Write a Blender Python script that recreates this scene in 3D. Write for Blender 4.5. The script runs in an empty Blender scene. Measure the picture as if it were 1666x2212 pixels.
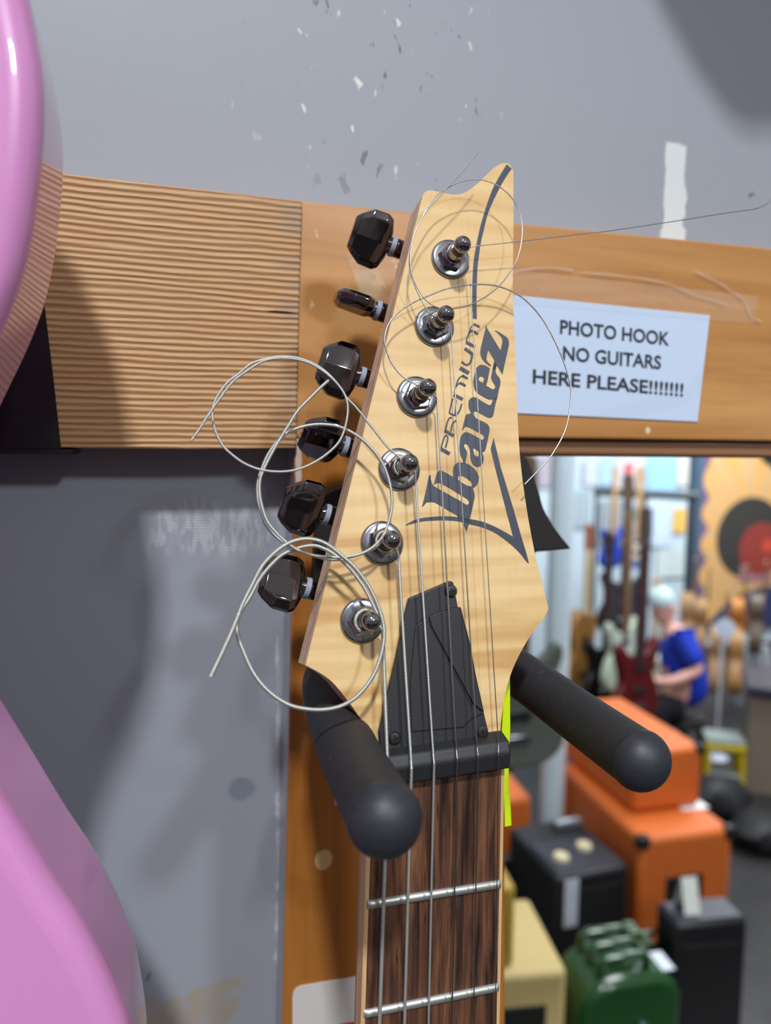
import bpy, bmesh, math, random
from mathutils import Vector, Matrix
from mathutils.geometry import tessellate_polygon
random.seed(7)
S = bpy.context.scene
COL = S.collection
# ------------------------------------------------------------------ camera
F, CX, CY, HC = 1609.0, 833.0, 1106.0, 1.9          # focal length in pixels, centre, eye height
h_ = Vector((5402, -78, 1609)).normalized()          # the wall's horizontal, in camera space (x right, y down, z forward)
n_ = Vector((-481, -150, 1609)); n_ = (n_ - h_ * n_.dot(h_)).normalized()
d_ = n_.cross(h_)
EYE = Vector((0, 0, HC))
cam = bpy.data.cameras.new('camera'); co = bpy.data.objects.new('camera', cam); COL.objects.link(co)
right = Vector((h_.x, n_.x, -d_.x)); down = Vector((h_.y, n_.y, -d_.y)); fwd = Vector((h_.z, n_.z, -d_.z))
M = Matrix((( right.x, -down.x, -fwd.x), (right.y, -down.y, -fwd.y), (right.z, -down.z, -fwd.z))).to_4x4()
M.translation = EYE
co.matrix_world = M
cam.sensor_fit = 'HORIZONTAL'; cam.sensor_width = 36; cam.lens = 36 * F / 1666
cam.clip_start = 0.01; cam.clip_end = 60
cam.dof.use_dof = True; cam.dof.focus_distance = 0.243; cam.dof.aperture_fstop = 10.5
S.camera = co
# ------------------------------------------------------------------ world, lamps, exposure
S.view_settings.view_transform = 'Standard'; S.view_settings.look = 'None'
S.view_settings.exposure = 0.0; S.view_settings.gamma = 1.0
S.view_settings.use_curve_mapping = False
S.cycles.use_denoising = True
W = bpy.data.worlds.new('shop_light'); S.world = W; W.use_nodes = True
wn, wl = W.node_tree.nodes, W.node_tree.links
bg = wn['Background']; bg.inputs[1].default_value = 0.46
_tc = wn.new('ShaderNodeTexCoord'); _sp = wn.new('ShaderNodeSeparateXYZ'); wl.new(_tc.outputs['Generated'], _sp.inputs[0])
_nz = wn.new('ShaderNodeTexNoise'); wl.new(_tc.outputs['Generated'], _nz.inputs['Vector']); _nz.inputs['Scale'].default_value = 5.0; _nz.inputs['Detail'].default_value = 3
_cl = wn.new('ShaderNodeValToRGB'); wl.new(_nz.outputs['Fac'], _cl.inputs[0])            # the crowded shop round about
_cl.color_ramp.elements[0].position = 0.40; _cl.color_ramp.elements[0].color = (0.10, 0.09, 0.09, 1)
_cl.color_ramp.elements[1].position = 0.66; _cl.color_ramp.elements[1].color = (0.95, 0.90, 0.88, 1)
_up = wn.new('ShaderNodeMapRange'); _up.interpolation_type = 'SMOOTHSTEP'; wl.new(_sp.outputs[2], _up.inputs[0]); _up.inputs[1].default_value = 0.15; _up.inputs[2].default_value = 0.45
_mx = wn.new('ShaderNodeMix'); _mx.data_type = 'RGBA'; wl.new(_up.outputs[0], _mx.inputs[0]); wl.new(_cl.outputs[0], _mx.inputs[6]); _mx.inputs[7].default_value = (0.96, 0.94, 0.96, 1)
wl.new(_mx.outputs[2], bg.inputs[0])


def area(name, loc, target, size, power, color=(1, 1, 1), sy=None):
    l = bpy.data.lights.new(name, 'AREA'); l.energy = power; l.color = color
    l.shape = 'RECTANGLE' if sy else 'SQUARE'; l.size = size
    if sy: l.size_y = sy
    o = bpy.data.objects.new(name, l); COL.objects.link(o); o.location = loc
    o.rotation_euler = (Vector(target) - Vector(loc)).to_track_quat('-Z', 'Y').to_euler()
    return o


area('ceiling_lamp_front', (-0.48, -2.20, 4.75), (0.05, 0.3, 1.8), 0.22, 128, (0.97, 0.98, 1.0))
area('ceiling_lamp_aisle', (1.1, -2.9, 3.6), (0.05, 0.3, 1.8), 0.26, 36, (0.90, 0.93, 1.0))
area('ceiling_lamp_room', (3.2, 2.6, 3.3), (3.2, 2.9, 0), 1.6, 88, (0.93, 0.97, 1.0), 1.2)
area('ceiling_lamp_far', (4.6, 4.2, 3.3), (4.8, 5.4, 0.6), 1.8, 130, (0.93, 0.97, 1.0), 1.0)
area('added_fill_near_opening', (1.3, 0.9, 3.2), (1.6, 2.6, 0.6), 1.0, 50, (0.93, 0.97, 1.0))  # added lamp without a known source, brightens the white column

# ------------------------------------------------------------------ pixel -> place
def ray(px, py):
    r = Vector(((px - CX) / F, (py - CY) / F, 1.0))
    return Vector((r.dot(h_), r.dot(n_), -r.dot(d_)))
def atY(px, py, Y):
    r = ray(px, py); return EYE + r * (Y / r.y)
def atZ(px, py, Z):
    r = ray(px, py); return EYE + r * ((Z - HC) / r.z)
def atD(px, py, D):
    return EYE + ray(px, py) * D
def at_plane(px, py, P, N):
    r = ray(px, py); return EYE + r * ((P - EYE).dot(N) / r.dot(N))

YN = 0.2055                                           # fretboard surface
TILT = math.radians(12.5)
HN = Vector((0, -math.cos(TILT), math.sin(TILT)))     # headstock face normal
HP = atY(985, 1640, YN + 0.003)
def HS(px, py, h=0.0):
    return at_plane(px, py, HP + HN * h, HN)
YP, YL, YW = 0.300, 0.2965, 0.320                      # varnished boards, raw board, wall

# ------------------------------------------------------------------ material helper
class G:
    def __init__(s, name):
        s.m = bpy.data.materials.new(name); s.m.use_nodes = True
        s.t = s.m.node_tree; s.n = s.t.nodes; s.l = s.t.links
        s.b = s.n['Principled BSDF']; s.tc = None
    def put(s, sock, v):
        if isinstance(v, (int, float)): sock.default_value = v
        elif isinstance(v, (tuple, list)): sock.default_value = tuple(v) + ((1,) if len(v) == 3 and len(sock.default_value) == 4 else ())
        else: s.l.new(v, sock)
    def set(s, **k):
        for a, v in k.items(): s.put(s.b.inputs[a.replace('_', ' ')], v)
        return s
    def obj(s):
        if not s.tc: s.tc = s.n.new('ShaderNodeTexCoord')
        return s.tc.outputs['Object']
    def xyz(s):
        q = s.n.new('ShaderNodeSeparateXYZ'); s.l.new(s.obj(), q.inputs[0]); return q.outputs
    def map(s, scale=(1, 1, 1), loc=(0, 0, 0), rot=(0, 0, 0)):
        q = s.n.new('ShaderNodeMapping'); s.l.new(s.obj(), q.inputs[0])
        q.inputs['Scale'].default_value = scale; q.inputs['Location'].default_value = loc; q.inputs['Rotation'].default_value = rot
        return q.outputs[0]
    def noise(s, vec, scale=1.0, detail=3, rough=0.5, dist=0.0):
        q = s.n.new('ShaderNodeTexNoise'); s.l.new(vec, q.inputs['Vector'])
        q.inputs['Scale'].default_value = scale; q.inputs['Detail'].default_value = detail
        q.inputs['Roughness'].default_value = rough; q.inputs['Distortion'].default_value = dist
        return q.outputs['Fac']
    def math(s, op, a, b=0.0, c=0.0):
        q = s.n.new('ShaderNodeMath'); q.operation = op
        s.put(q.inputs[0], a); s.put(q.inputs[1], b); s.put(q.inputs[2], c); return q.outputs[0]
    def step(s, v, a, b):
        q = s.n.new('ShaderNodeMapRange'); q.interpolation_type = 'SMOOTHSTEP'
        s.put(q.inputs[0], v); q.inputs[1].default_value = a; q.inputs[2].default_value = b; return q.outputs[0]
    def ramp(s, f, stops):
        q = s.n.new('ShaderNodeValToRGB'); s.put(q.inputs[0], f)
        e = q.color_ramp.elements
        while len(e) < len(stops): e.new(0.5)
        for k, (p, c) in zip(e, stops): k.position = p; k.color = tuple(c) + (1,)
        return q.outputs[0]
    def mix(s, f, a, b):
        q = s.n.new('ShaderNodeMix'); q.data_type = 'RGBA'
        s.put(q.inputs[0], f); s.put(q.inputs[6], a); s.put(q.inputs[7], b); return q.outputs[2]
    def bump(s, hgt, strength=0.3, dist=0.001):
        q = s.n.new('ShaderNodeBump'); s.put(q.inputs['Height'], hgt)
        q.inputs['Strength'].default_value = strength; q.inputs['Distance'].default_value = dist
        s.l.new(q.outputs[0], s.b.inputs['Normal'])
    def ell(s, p, rx, rz, soft=0.25, wob=0.0, wscale=60):
        """a blotch around world point p in the x-z plane, 1 inside, 0 outside"""
        x, y, z = s.xyz()
        a = s.math('DIVIDE', s.math('SUBTRACT', x, p[0]), rx); b = s.math('DIVIDE', s.math('SUBTRACT', z, p[1]), rz)
        r = s.math('SQRT', s.math('ADD', s.math('MULTIPLY', a, a), s.math('MULTIPLY', b, b)))
        if wob:
            r = s.math('ADD', r, s.math('MULTIPLY', s.math('SUBTRACT', s.noise(s.obj(), wscale, 4), 0.5), wob))
        return s.step(r, 1.0, 1.0 - soft)
    def box(s, p, hx, hz, soft=0.002, wob=0.0, wscale=60):
        x, y, z = s.xyz()
        a = s.math('SUBTRACT', s.math('ABSOLUTE', s.math('SUBTRACT', x, p[0])), hx)
        b = s.math('SUBTRACT', s.math('ABSOLUTE', s.math('SUBTRACT', z, p[1])), hz)
        r = s.math('MAXIMUM', a, b)
        if wob:
            r = s.math('ADD', r, s.math('MULTIPLY', s.math('SUBTRACT', s.noise(s.obj(), wscale, 4), 0.5), wob))
        return s.step(r, soft, -soft)

def lin(r, g, b):
    f = lambda c: (c / 255 / 12.92) if c / 255 <= 0.04045 else ((c / 255 + 0.055) / 1.055) ** 2.4
    return (f(r), f(g), f(b))

def plain(name, rgb, rough=0.5, metal=0.0, coat=0.0, spec=0.5, tex=None):
    """a colour with a little procedural mottling"""
    g = G(name); c = lin(*rgb)
    v = g.noise(g.map(), tex[0] if tex else 30, 3)
    a = tex[1] if tex else 0.08
    g.set(Base_Color=g.mix(v, tuple(x * (1 - a) for x in c), tuple(min(1, x * (1 + a)) for x in c)), Roughness=rough, Metallic=metal)
    g.b.inputs['Coat Weight'].default_value = coat; g.b.inputs['Coat Roughness'].default_value = 0.08
    g.b.inputs['Specular IOR Level'].default_value = spec
    return g.m
MATS = {}
def P(rgb, rough=0.5, metal=0.0, coat=0.0):
    k = (rgb, rough, metal, coat)
    if k not in MATS: MATS[k] = plain('paint_%d_%d_%d' % rgb, rgb, rough, metal, coat)
    return MATS[k]

# ------------------------------------------------------------------ object helpers
def wloc(o):
    v = Vector((0, 0, 0))
    while o is not None: v += Vector(o.location); o = o.parent
    return v
def tag(o, label=None, cat=None, group=None, kind=None):
    if label: o['label'] = label
    if cat: o['category'] = cat
    if group: o['group'] = group
    if kind: o['kind'] = kind
    return o
def empty(name, loc, label, cat, rz=0.0, group=None):
    o = bpy.data.objects.new(name, None); COL.objects.link(o); o.location = loc; o.rotation_euler = (0, 0, rz)
    o.empty_display_size = 0.02
    return tag(o, label, cat, group)
def mesh(name, V, Fc, mat, parent=None, smooth=True, sharp=35, world=True, mi=None):
    """one mesh object; vertices in world space (moved under the parent's place) or, world=False, in the parent's own space"""
    off = wloc(parent) if (parent is not None and world) else Vector((0, 0, 0))
    me = bpy.data.meshes.new(name)
    me.from_pydata([tuple(Vector(v) - off) for v in V], [], Fc)
    mats = mat if isinstance(mat, list) else [mat]
    for m in mats: me.materials.append(m)
    if mi:
        for p, k in zip(me.polygons, mi): p.material_index = k
    bm = bmesh.new(); bm.from_mesh(me); bmesh.ops.recalc_face_normals(bm, faces=bm.faces); bm.to_mesh(me); bm.free()
    if smooth:
        for p in me.polygons: p.use_smooth = True
        me.set_sharp_from_angle(angle=math.radians(sharp))
    o = bpy.data.objects.new(name, me); COL.objects.link(o)
    if parent is not None: o.parent = parent
    return o
def bevel(o, w, seg=2, ang=30):
    b = o.modifiers.new('soft_edge', 'BEVEL'); b.width = w; b.segments = seg; b.limit_method = 'ANGLE'; b.angle_limit = math.radians(ang)
    return o
class Sh:
    """collects shapes into one mesh"""
    def __init__(s): s.V = []; s.F = []
    def add(s, V, Fc):
        k = len(s.V); s.V += [Vector(v) for v in V]; s.F += [tuple(i + k for i in f) for f in Fc]; return s
    def box(s, x0, x1, y0, y1, z0, z1):
        V = [(x, y, z) for x in (x0, x1) for y in (y0, y1) for z in (z0, z1)]
        return s.add(V, [(0, 1, 3, 2), (4, 6, 7, 5), (0, 4, 5, 1), (2, 3, 7, 6), (0, 2, 6, 4), (1, 5, 7, 3)])
    def tube(s, pts, rad, seg=10, cap=True):
        return s.add(*tube(pts, rad, seg, cap))
    def lathe(s, O, A, prof, seg=32): return s.add(*lathe(O, A, prof, seg))
    def prism(s, pts, off): return s.add(*prism(pts, off))
    def build(s, name, mat, parent=None, bev=0, world=True, smooth=True, sharp=35):
        o = mesh(name, s.V, s.F, mat, parent, smooth, sharp, world)
        if bev: bevel(o, bev)
        return o
def tube(pts, rad, seg=10, cap=True):
    pts = [Vector(p) for p in pts]
    if not hasattr(rad, '__len__'): rad = [rad] * len(pts)
    V, Fc = [], []
    t = (pts[1] - pts[0]).normalized()
    nrm = t.orthogonal().normalized()
    for i, p in enumerate(pts):
        a = pts[max(0, i - 1)]; b = pts[min(len(pts) - 1, i + 1)]
        t = (b - a)
        t = t.normalized() if t.length > 1e-12 else Vector((0, 0, 1))
        nrm = (nrm - t * nrm.dot(t))
        nrm = nrm.normalized() if nrm.length > 1e-9 else t.orthogonal().normalized()
        bn = t.cross(nrm)
        for k in range(seg):
            q = 2 * math.pi * k / seg
            V.append(p + (nrm * math.cos(q) + bn * math.sin(q)) * rad[i])
    for i in range(len(pts) - 1):
        for k in range(seg):
            k2 = (k + 1) % seg
            Fc.append((i * seg + k, i * seg + k2, (i + 1) * seg + k2, (i + 1) * seg + k))
    if cap:
        Fc.append(tuple(range(seg))); Fc.append(tuple((len(pts) - 1) * seg + k for k in range(seg)))
    return V, Fc
def lathe(O, A, prof, seg=32):
    """prof = [(radius, height along A)]"""
    O = Vector(O); A = Vector(A).normalized(); u = A.orthogonal().normalized(); v = A.cross(u)
    V, Fc = [], []
    for r, z in prof:
        for k in range(seg):
            q = 2 * math.pi * k / seg
            V.append(O + A * z + (u * math.cos(q) + v * math.sin(q)) * r)
    for i in range(len(prof) - 1):
        for k in range(seg):
            k2 = (k + 1) % seg
            Fc.append((i * seg + k, i * seg + k2, (i + 1) * seg + k2, (i + 1) * seg + k))
    Fc.append(tuple(range(seg))); Fc.append(tuple((len(prof) - 1) * seg + k for k in range(seg)))
    return V, Fc
def fill(outer, holes=()):
    tris = tessellate_polygon([[Vector(p) for p in outer]] + [[Vector(p) for p in hh] for hh in holes])
    return tris
def prism(pts, off):
    """closed outline pushed along off, both ends filled"""
    n = len(pts); off = Vector(off); pts = [Vector(p) for p in pts]
    V = pts + [p + off for p in pts]
    Fc = [tuple(range(n)), tuple(range(2 * n - 1, n - 1, -1))]
    Fc += [(i, (i + 1) % n, n + (i + 1) % n, n + i) for i in range(n)]
    return V, Fc
def cat(P_, n=8):
    """Catmull-Rom through tuples of any size"""
    P_ = [tuple(p) for p in P_]; out = []
    for i in range(len(P_) - 1):
        a = P_[max(0, i - 1)]; b = P_[i]; c = P_[i + 1]; d = P_[min(len(P_) - 1, i + 2)]
        for k in range(n):
            t = k / n
            out.append(tuple(0.5 * (2 * y + (z - x) * t + (2 * x - 5 * y + 4 * z - w) * t * t + (-x + 3 * y - 3 * z + w) * t ** 3) for x, y, z, w in zip(a, b, c, d)))
    out.append(P_[-1]); return out
def resample(pts, step):
    pts = [Vector(p) for p in pts]; out = [pts[0]]; acc = 0.0; nxt = step
    for a, b in zip(pts, pts[1:]):
        L = (b - a).length
        while L > 0 and acc + L >= nxt:
            out.append(a + (b - a) * ((nxt - acc) / L)); nxt += step
        acc += L
    return out

# ================================================================== materials
def wall_mat():
    g = G('painted_plaster'); x, y, z = g.xyz()
    big = g.noise(g.map(), 5, 3); fine = g.noise(g.map((1, 1, 1)), 160, 4)
    c = g.mix(big, lin(141, 147, 157), lin(151, 156, 166))
    # chips and scuffs: only on the upper middle part
    a1 = atY(850, 170, YW)
    reg = g.ell((a1.x, a1.z), 0.085, 0.075, 0.8, 0.6, 20)
    s1 = g.step(g.noise(g.map((170, 1, 90)), 1, 2, 0.5, 0.3), 0.69, 0.73)
    c = g.mix(g.math('MULTIPLY', s1, reg), c, lin(214, 212, 205))
    s2 = g.step(g.noise(g.map((150, 1, 80), (3, 0, 7)), 1, 2, 0.6, 0.4), 0.68, 0.72)
    c = g.mix(g.math('MULTIPLY', s2, g.math('MULTIPLY', reg, 0.85)), c, lin(72, 72, 78))
    # stray specks anywhere
    s3 = g.step(g.noise(g.map((60, 1, 55), (9, 0, 2)), 1, 2, 0.6), 0.765, 0.79)
    c = g.mix(g.math('MULTIPLY', s3, 0.7), c, lin(95, 95, 100))
    # white filler left by old tape, upper right
    p = atY(1458, 430, YW); q = g.box((p.x, p.z), 0.0062, 0.026, 0.0012, 0.008, 60)
    hole = g.step(g.noise(g.map((1, 1, 0.6)), 90, 3), 0.60, 0.66)
    c = g.mix(g.math('MULTIPLY', q, g.math('SUBTRACT', 0.75, g.math('MULTIPLY', hole, 0.7))), c, lin(222, 228, 228))
    # woven tape residue
    p = atY(470, 1140, YW); q = g.box((p.x, p.z), 0.027, 0.0105, 0.003, 0.012, 50)
    wv = g.math('MULTIPLY', g.step(g.math('SINE', g.math('MULTIPLY', z, 2 * math.pi / 0.0011)), -0.6, 0.6), g.step(g.noise(g.map((420, 1, 130)), 1, 3), 0.45, 0.6))
    c = g.mix(g.math('MULTIPLY', q, g.math('MULTIPLY', wv, 0.42)), c, lin(226, 226, 230))
    # grey filled screw hole
    p = atY(521, 1704, YW); q = g.ell((p.x, p.z), 0.0068, 0.006, 0.35, 0.5, 150)
    c = g.mix(g.math('MULTIPLY', q, 0.75), c, lin(112, 122, 138))
    # raw patch showing old plaster at the bottom
    p = atY(425, 2185, YW); q = g.ell((p.x, p.z), 0.027, 0.014, 0.25, 1.3, 70)
    c = g.mix(g.math('MULTIPLY', q, g.step(fine, 0.2, 0.55)), c, lin(152, 145, 133))
    p = atY(640, 1900, YW)
    # chipped white edge beside the post
    pe = atY(600, 1640, YW); q = g.box((pe.x, pe.z - 0.03), 0.0002, 0.085, 0.001, 0.009, 110)
    c = g.mix(g.math('MULTIPLY', q, 0.55), c, lin(214, 216, 224))
    g.set(Base_Color=c, Roughness=0.5)
    g.bump(g.math('ADD', g.math('MULTIPLY', big, 0.5), g.math('MULTIPLY', g.noise(g.map((90, 1, 30)), 1, 3), 0.25)), 0.25, 0.002)
    return g.m
def raw_board_mat():
    g = G('ridged_raw_pine'); x, y, z = g.xyz()
    w1 = g.noise(g.map((9, 9, 26)), 1, 3); w2 = g.noise(g.map((40, 40, 420)), 1, 3, 0.6)
    w3 = g.noise(g.map((22, 22, 190), (1, 0, 5)), 1, 3, 0.55)
    ph = g.math('ADD', g.math('MULTIPLY', z, 2 * math.pi / 0.00235), g.math('ADD', g.math('MULTIPLY', w1, 12.0), g.math('ADD', g.math('MULTIPLY', w2, 2.2), g.math('MULTIPLY', w3, 4.0))))
    rid = g.math('ADD', g.math('MULTIPLY', g.math('SINE', ph), 0.5), 0.5)
    rid = g.math('ADD', g.math('MULTIPLY', rid, g.math('ADD', 0.35, g.math('MULTIPLY', w3, 1.0))), g.math('MULTIPLY', w2, 0.25))
    amp = g.noise(g.map((14, 14, 120), (4, 0, 1)), 1, 3)
    c = g.mix(g.math('POWER', rid, 0.7), lin(142, 101, 60), lin(190, 149, 100))  # darker between ridges: grain, with some groove shade put into the colour
    c = g.mix(g.math('MULTIPLY', g.step(amp, 0.45, 0.75), 0.45), c, lin(176, 122, 76))
    c = g.mix(g.math('MULTIPLY', g.step(w2, 0.56, 0.72), 0.3), c, lin(204, 172, 128))
    p = atY(648, 600, YL); e = g.box((p.x, p.z), 0.007, 0.08, 0.006, 0.01, 60)
    c = g.mix(g.math('MULTIPLY', e, g.math('MULTIPLY', g.step(g.noise(g.map((60, 60, 160)), 1, 4), 0.42, 0.66), 0.55)), c, lin(138, 122, 108))
    p = atY(608, 674, YL); q = g.ell((p.x, p.z), 0.007, 0.0007, 0.5, 0.3, 200)
    c = g.mix(q, c, lin(60, 38, 22))
    g.set(Base_Color=c, Roughness=0.55)
    g.bump(g.math('ADD', rid, g.math('MULTIPLY', w2, 0.35)), 0.75, 0.0005)
    return g.m
def varnish_mat(name, along, c0, c1, marks=None):
    g = G(name)
    sc = (3, 3, 42) if along == 'x' else (42, 42, 3)
    a = g.noise(g.map(sc), 1, 4, 0.55, 0.6); b = g.noise(g.map(tuple(v * 5 for v in sc)), 1, 3, 0.6)
    c = g.mix(g.step(a, 0.3, 0.7), lin(*c0), lin(*c1))
    c = g.mix(g.math('MULTIPLY', g.step(b, 0.5, 0.75), 0.25), c, lin(*(int(v * 0.72) for v in c0)))
    c = marks(g, c) if marks else c
    g.set(Base_Color=c, Roughness=0.34); g.b.inputs['Coat Weight'].default_value = 0.7; g.b.inputs['Coat Roughness'].default_value = 0.16
    g.bump(g.noise(g.map(tuple(v * 0.7 for v in sc)), 1, 2), 0.12, 0.001)
    return g.m
def post_marks(g, c):
    p = atY(699, 1857, YP); q = g.ell((p.x, p.z), 0.0044, 0.0050, 0.2, 0.35, 260)
    c = g.mix(q, c, lin(222, 190, 140))
    p = atY(645, 1010, YP); q = g.box((p.x, p.z), 0.0010, 0.016, 0.0005, 0.003, 90)
    c = g.mix(g.math('MULTIPLY', q, 0.8), c, lin(215, 205, 195))
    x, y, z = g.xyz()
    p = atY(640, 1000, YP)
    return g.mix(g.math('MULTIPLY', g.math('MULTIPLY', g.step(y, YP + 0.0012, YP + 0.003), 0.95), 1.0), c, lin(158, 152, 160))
def board_marks(g, c):
    for px, py, rx, rz, col, k in ((803, 598, .0028, .0022, (60, 38, 22), 1), (1400, 930, .0016, .0018, (226, 205, 165), 1), (792, 590, .004, .006, (150, 110, 70), .7), (800, 612, .008, .009, (206, 176, 132), .7), (770, 690, .012, .008, (196, 156, 104), .5)):
        p = atY(px, py, YP); c = g.mix(g.math('MULTIPLY', g.ell((p.x, p.z), rx, rz, 0.5, 0.8, 140), k), c, lin(*col))
    sm = g.step(g.noise(g.map((130, 130, 130)), 1, 2, 0.5, 1.0), 0.66, 0.74)
    p = atY(760, 640, YP)
    return g.mix(g.math('MULTIPLY', g.math('MULTIPLY', sm, g.ell((p.x, p.z), 0.03, 0.05, 0.5)), 0.5), c, lin(220, 196, 160))
def maple_mat():
    g = G('flamed_maple'); x, y, z = g.xyz()
    f1 = g.noise(g.map((14, 14, 175)), 1, 1, 0.4, 0.7); f2 = g.noise(g.map((60, 60, 380), (2, 0, 1)), 1, 2, 0.5, 0.3)
    gr = g.noise(g.map((420, 420, 18)), 1, 2)
    v = g.math('ADD', g.math('MULTIPLY', f1, 0.85), g.math('MULTIPLY', f2, 0.15))
    zc = atY(900, 1250, 0.21).z
    lo = g.math('ADD', g.math('MULTIPLY', g.step(z, HP.z * 0 + 0.16, 0.03), 0.65), 0.35)   # the flame is stronger towards the nut (object space: the neck joint is the origin)
    v = g.math('ADD', 0.5, g.math('MULTIPLY', g.math('SUBTRACT', v, 0.5), lo))
    c = g.ramp(v, [(0.36, lin(194, 152, 94)), (0.48, lin(212, 178, 121)), (0.60, lin(222, 192, 138))])
    c = g.mix(g.math('MULTIPLY', g.step(gr, 0.5, 0.7), 0.10), c, lin(190, 148, 92))
    g.set(Base_Color=c, Roughness=0.42)
    g.bump(gr, 0.05, 0.0004)
    return g.m
def side_mat(name, c0, c1):
    g = G(name); q = g.noise(g.map((500, 500, 22)), 1, 4, 0.6)
    g.set(Base_Color=g.mix(g.step(q, 0.35, 0.65), lin(*c0), lin(*c1)), Roughness=0.45); return g.m
def rosewood_mat():
    g = G('rosewood')
    m = g.map((300, 300, 15), (0, 0, 0), (0, math.radians(9), 0))
    a = g.noise(m, 1, 4, 0.6, 0.4); b = g.noise(g.map((900, 900, 40), (0, 0, 0), (0, math.radians(9), 0)), 1, 3, 0.6)
    c = g.ramp(a, [(0.36, lin(40, 26, 22)), (0.47, lin(82, 54, 40)), (0.58, lin(112, 74, 50)), (0.7, lin(132, 90, 62))])
    c = g.mix(g.step(b, 0.58, 0.72), c, lin(34, 22, 20))
    g.set(Base_Color=c, Roughness=0.5); g.bump(b, 0.25, 0.0003)
    return g.m
def metal(name, rgb, rough, met=1.0):
    g = G(name); v = g.noise(g.map(), 60, 2)
    c = lin(*rgb)
    g.set(Base_Color=c, Metallic=met, Roughness=g.math('ADD', rough, g.math('MULTIPLY', v, 0.06))); return g.m
def foam_mat():
    g = G('black_foam_rubber')
    v = g.noise(g.map((60, 60, 60)), 4, 5, 0.6); w = g.noise(g.map((120, 120, 500)), 1, 4, 0.6, 1.2); s = g.step(g.noise(g.map(), 320, 3, 0.5), 0.66, 0.75)
    c = g.mix(v, lin(30, 30, 34), lin(46, 45, 47)); c = g.mix(g.math('MULTIPLY', s, 0.3), c, lin(110, 108, 106))
    g.set(Base_Color=c, Roughness=0.62); g.bump(g.math('ADD', g.math('MULTIPLY', w, 0.8), g.math('MULTIPLY', v, 0.3)), 0.3, 0.0008)
    return g.m
def foam_cap_mat():
    g = G('black_rubber_cap')
    v = g.noise(g.map((40, 40, 160)), 4, 4, 0.6)
    g.set(Base_Color=g.mix(v, lin(32, 34, 40), lin(46, 50, 58)), Roughness=0.5); g.bump(v, 0.12, 0.0006)
    return g.m
def black_plastic_mat():
    g = G('grained_black_plastic'); v = g.noise(g.map(), 1800, 3, 0.6)
    g.set(Base_Color=g.mix(v, lin(27, 28, 31), lin(40, 41, 45)), Roughness=0.5); g.bump(v, 0.25, 0.0002)
    return g.m
def pink_mat():
    g = G('pink_gloss_lacquer'); v = g.noise(g.map(), 6, 2)
    g.set(Base_Color=g.mix(v, lin(214, 142, 200), lin(218, 147, 205)), Roughness=0.3); g.b.inputs['Coat Weight'].default_value = 1.0; g.b.inputs['Coat Roughness'].default_value = 0.03
    return g.m

M_wall, M_raw = wall_mat(), raw_board_mat()
M_board = varnish_mat('varnished_pine_board', 'x', (178, 124, 66), (204, 152, 92), board_marks)
M_post = varnish_mat('varnished_pine_post', 'z', (150, 92, 34), (188, 126, 58), post_marks)
M_lintel = varnish_mat('brown_beam', 'x', (140, 100, 70), (160, 116, 82))
M_maple = maple_mat(); M_sideA = side_mat('headstock_side_wood', (204, 168, 140), (226, 192, 162)); M_sideB = side_mat('headstock_dark_veneer', (70, 50, 42), (90, 66, 54))
M_rose = rosewood_mat(); M_black = metal('black_nickel', (104, 98, 100), 0.05); M_post_metal = metal('dark_chrome', (150, 148, 152), 0.04)
M_washer = metal('worn_nickel_washer', (160, 163, 170), 0.18); M_steel = metal('nickel_wound_string', (188, 191, 186), 0.38, 0.72); M_plain = metal('plain_steel_string', (178, 180, 180), 0.25)
M_fret = metal('nickel_fret', (198, 202, 196), 0.42, 0.85)
M_foam, M_cap, M_plastic = foam_mat(), foam_cap_mat(), black_plastic_mat()
M_pink = pink_mat()
M_ink = plain('black_logo_ink', (52, 60, 74), 0.45, tex=(700, 0.12))
M_nylon = plain('grey_nylon', (150, 165, 185), 0.4)
M_paper = plain('white_paper', (194, 212, 236), 0.75, tex=(20, 0.02))
M_text = plain('printed_black', (40, 46, 56), 0.7)

# ================================================================== the setting
def slab(name, pts, Y0, Y1, mat, bev=0.0):
    """board whose front outline is given in world points on plane Y0"""
    V, Fc = prism(pts, (0, Y1 - Y0, 0))
    o = mesh(name, V, Fc, mat, None, smooth=False); tag(o, kind='structure')
    if bev: bevel(o, bev, 2)
    return o
pL = lambda x, y: atY(x, y, YL)
pP = lambda x, y: atY(x, y, YP)
fl = mesh('floor', [(-4, -4, 0), (12, -4, 0), (12, 9, 0), (-4, 9, 0)], [(0, 1, 2, 3)], None, smooth=False)
g = G('dark_vinyl_floor'); v = g.noise(g.map(), 3, 4, 0.6)
g.set(Base_Color=g.mix(g.step(v, 0.35, 0.7), lin(28, 28, 30), lin(48, 47, 47)), Roughness=0.6); fl.data.materials.clear(); fl.data.materials.append(g.m); tag(fl, kind='structure')
xe = pP(1090, 1500).x                                  # right edge of the post = edge of the opening
xl = pP(622, 1700).x
ztop = pP(1000, 470).z; zbot = pP(1300, 948).z
sh = Sh(); sh.box(-3.0, xe - 0.004, YW, YW + 0.06, 0, 3.4); sh.box(xe - 0.004, 6.5, YW, YW + 0.06, zbot - 0.001, 3.4)
tag(sh.build('wall_back', M_wall, smooth=False), kind='structure')
# raw ridged board, left
rb = slab('trim_1', [pL(-520, 300), pL(140, 374), pL(400, 404), pL(651, 432), pL(654, 440), pL(650, 560), pL(645, 760), pL(641, 968), pL(400, 971), pL(160, 968), pL(-520, 962)], YL, YW - 0.0005, M_raw, 0.0008)
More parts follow.
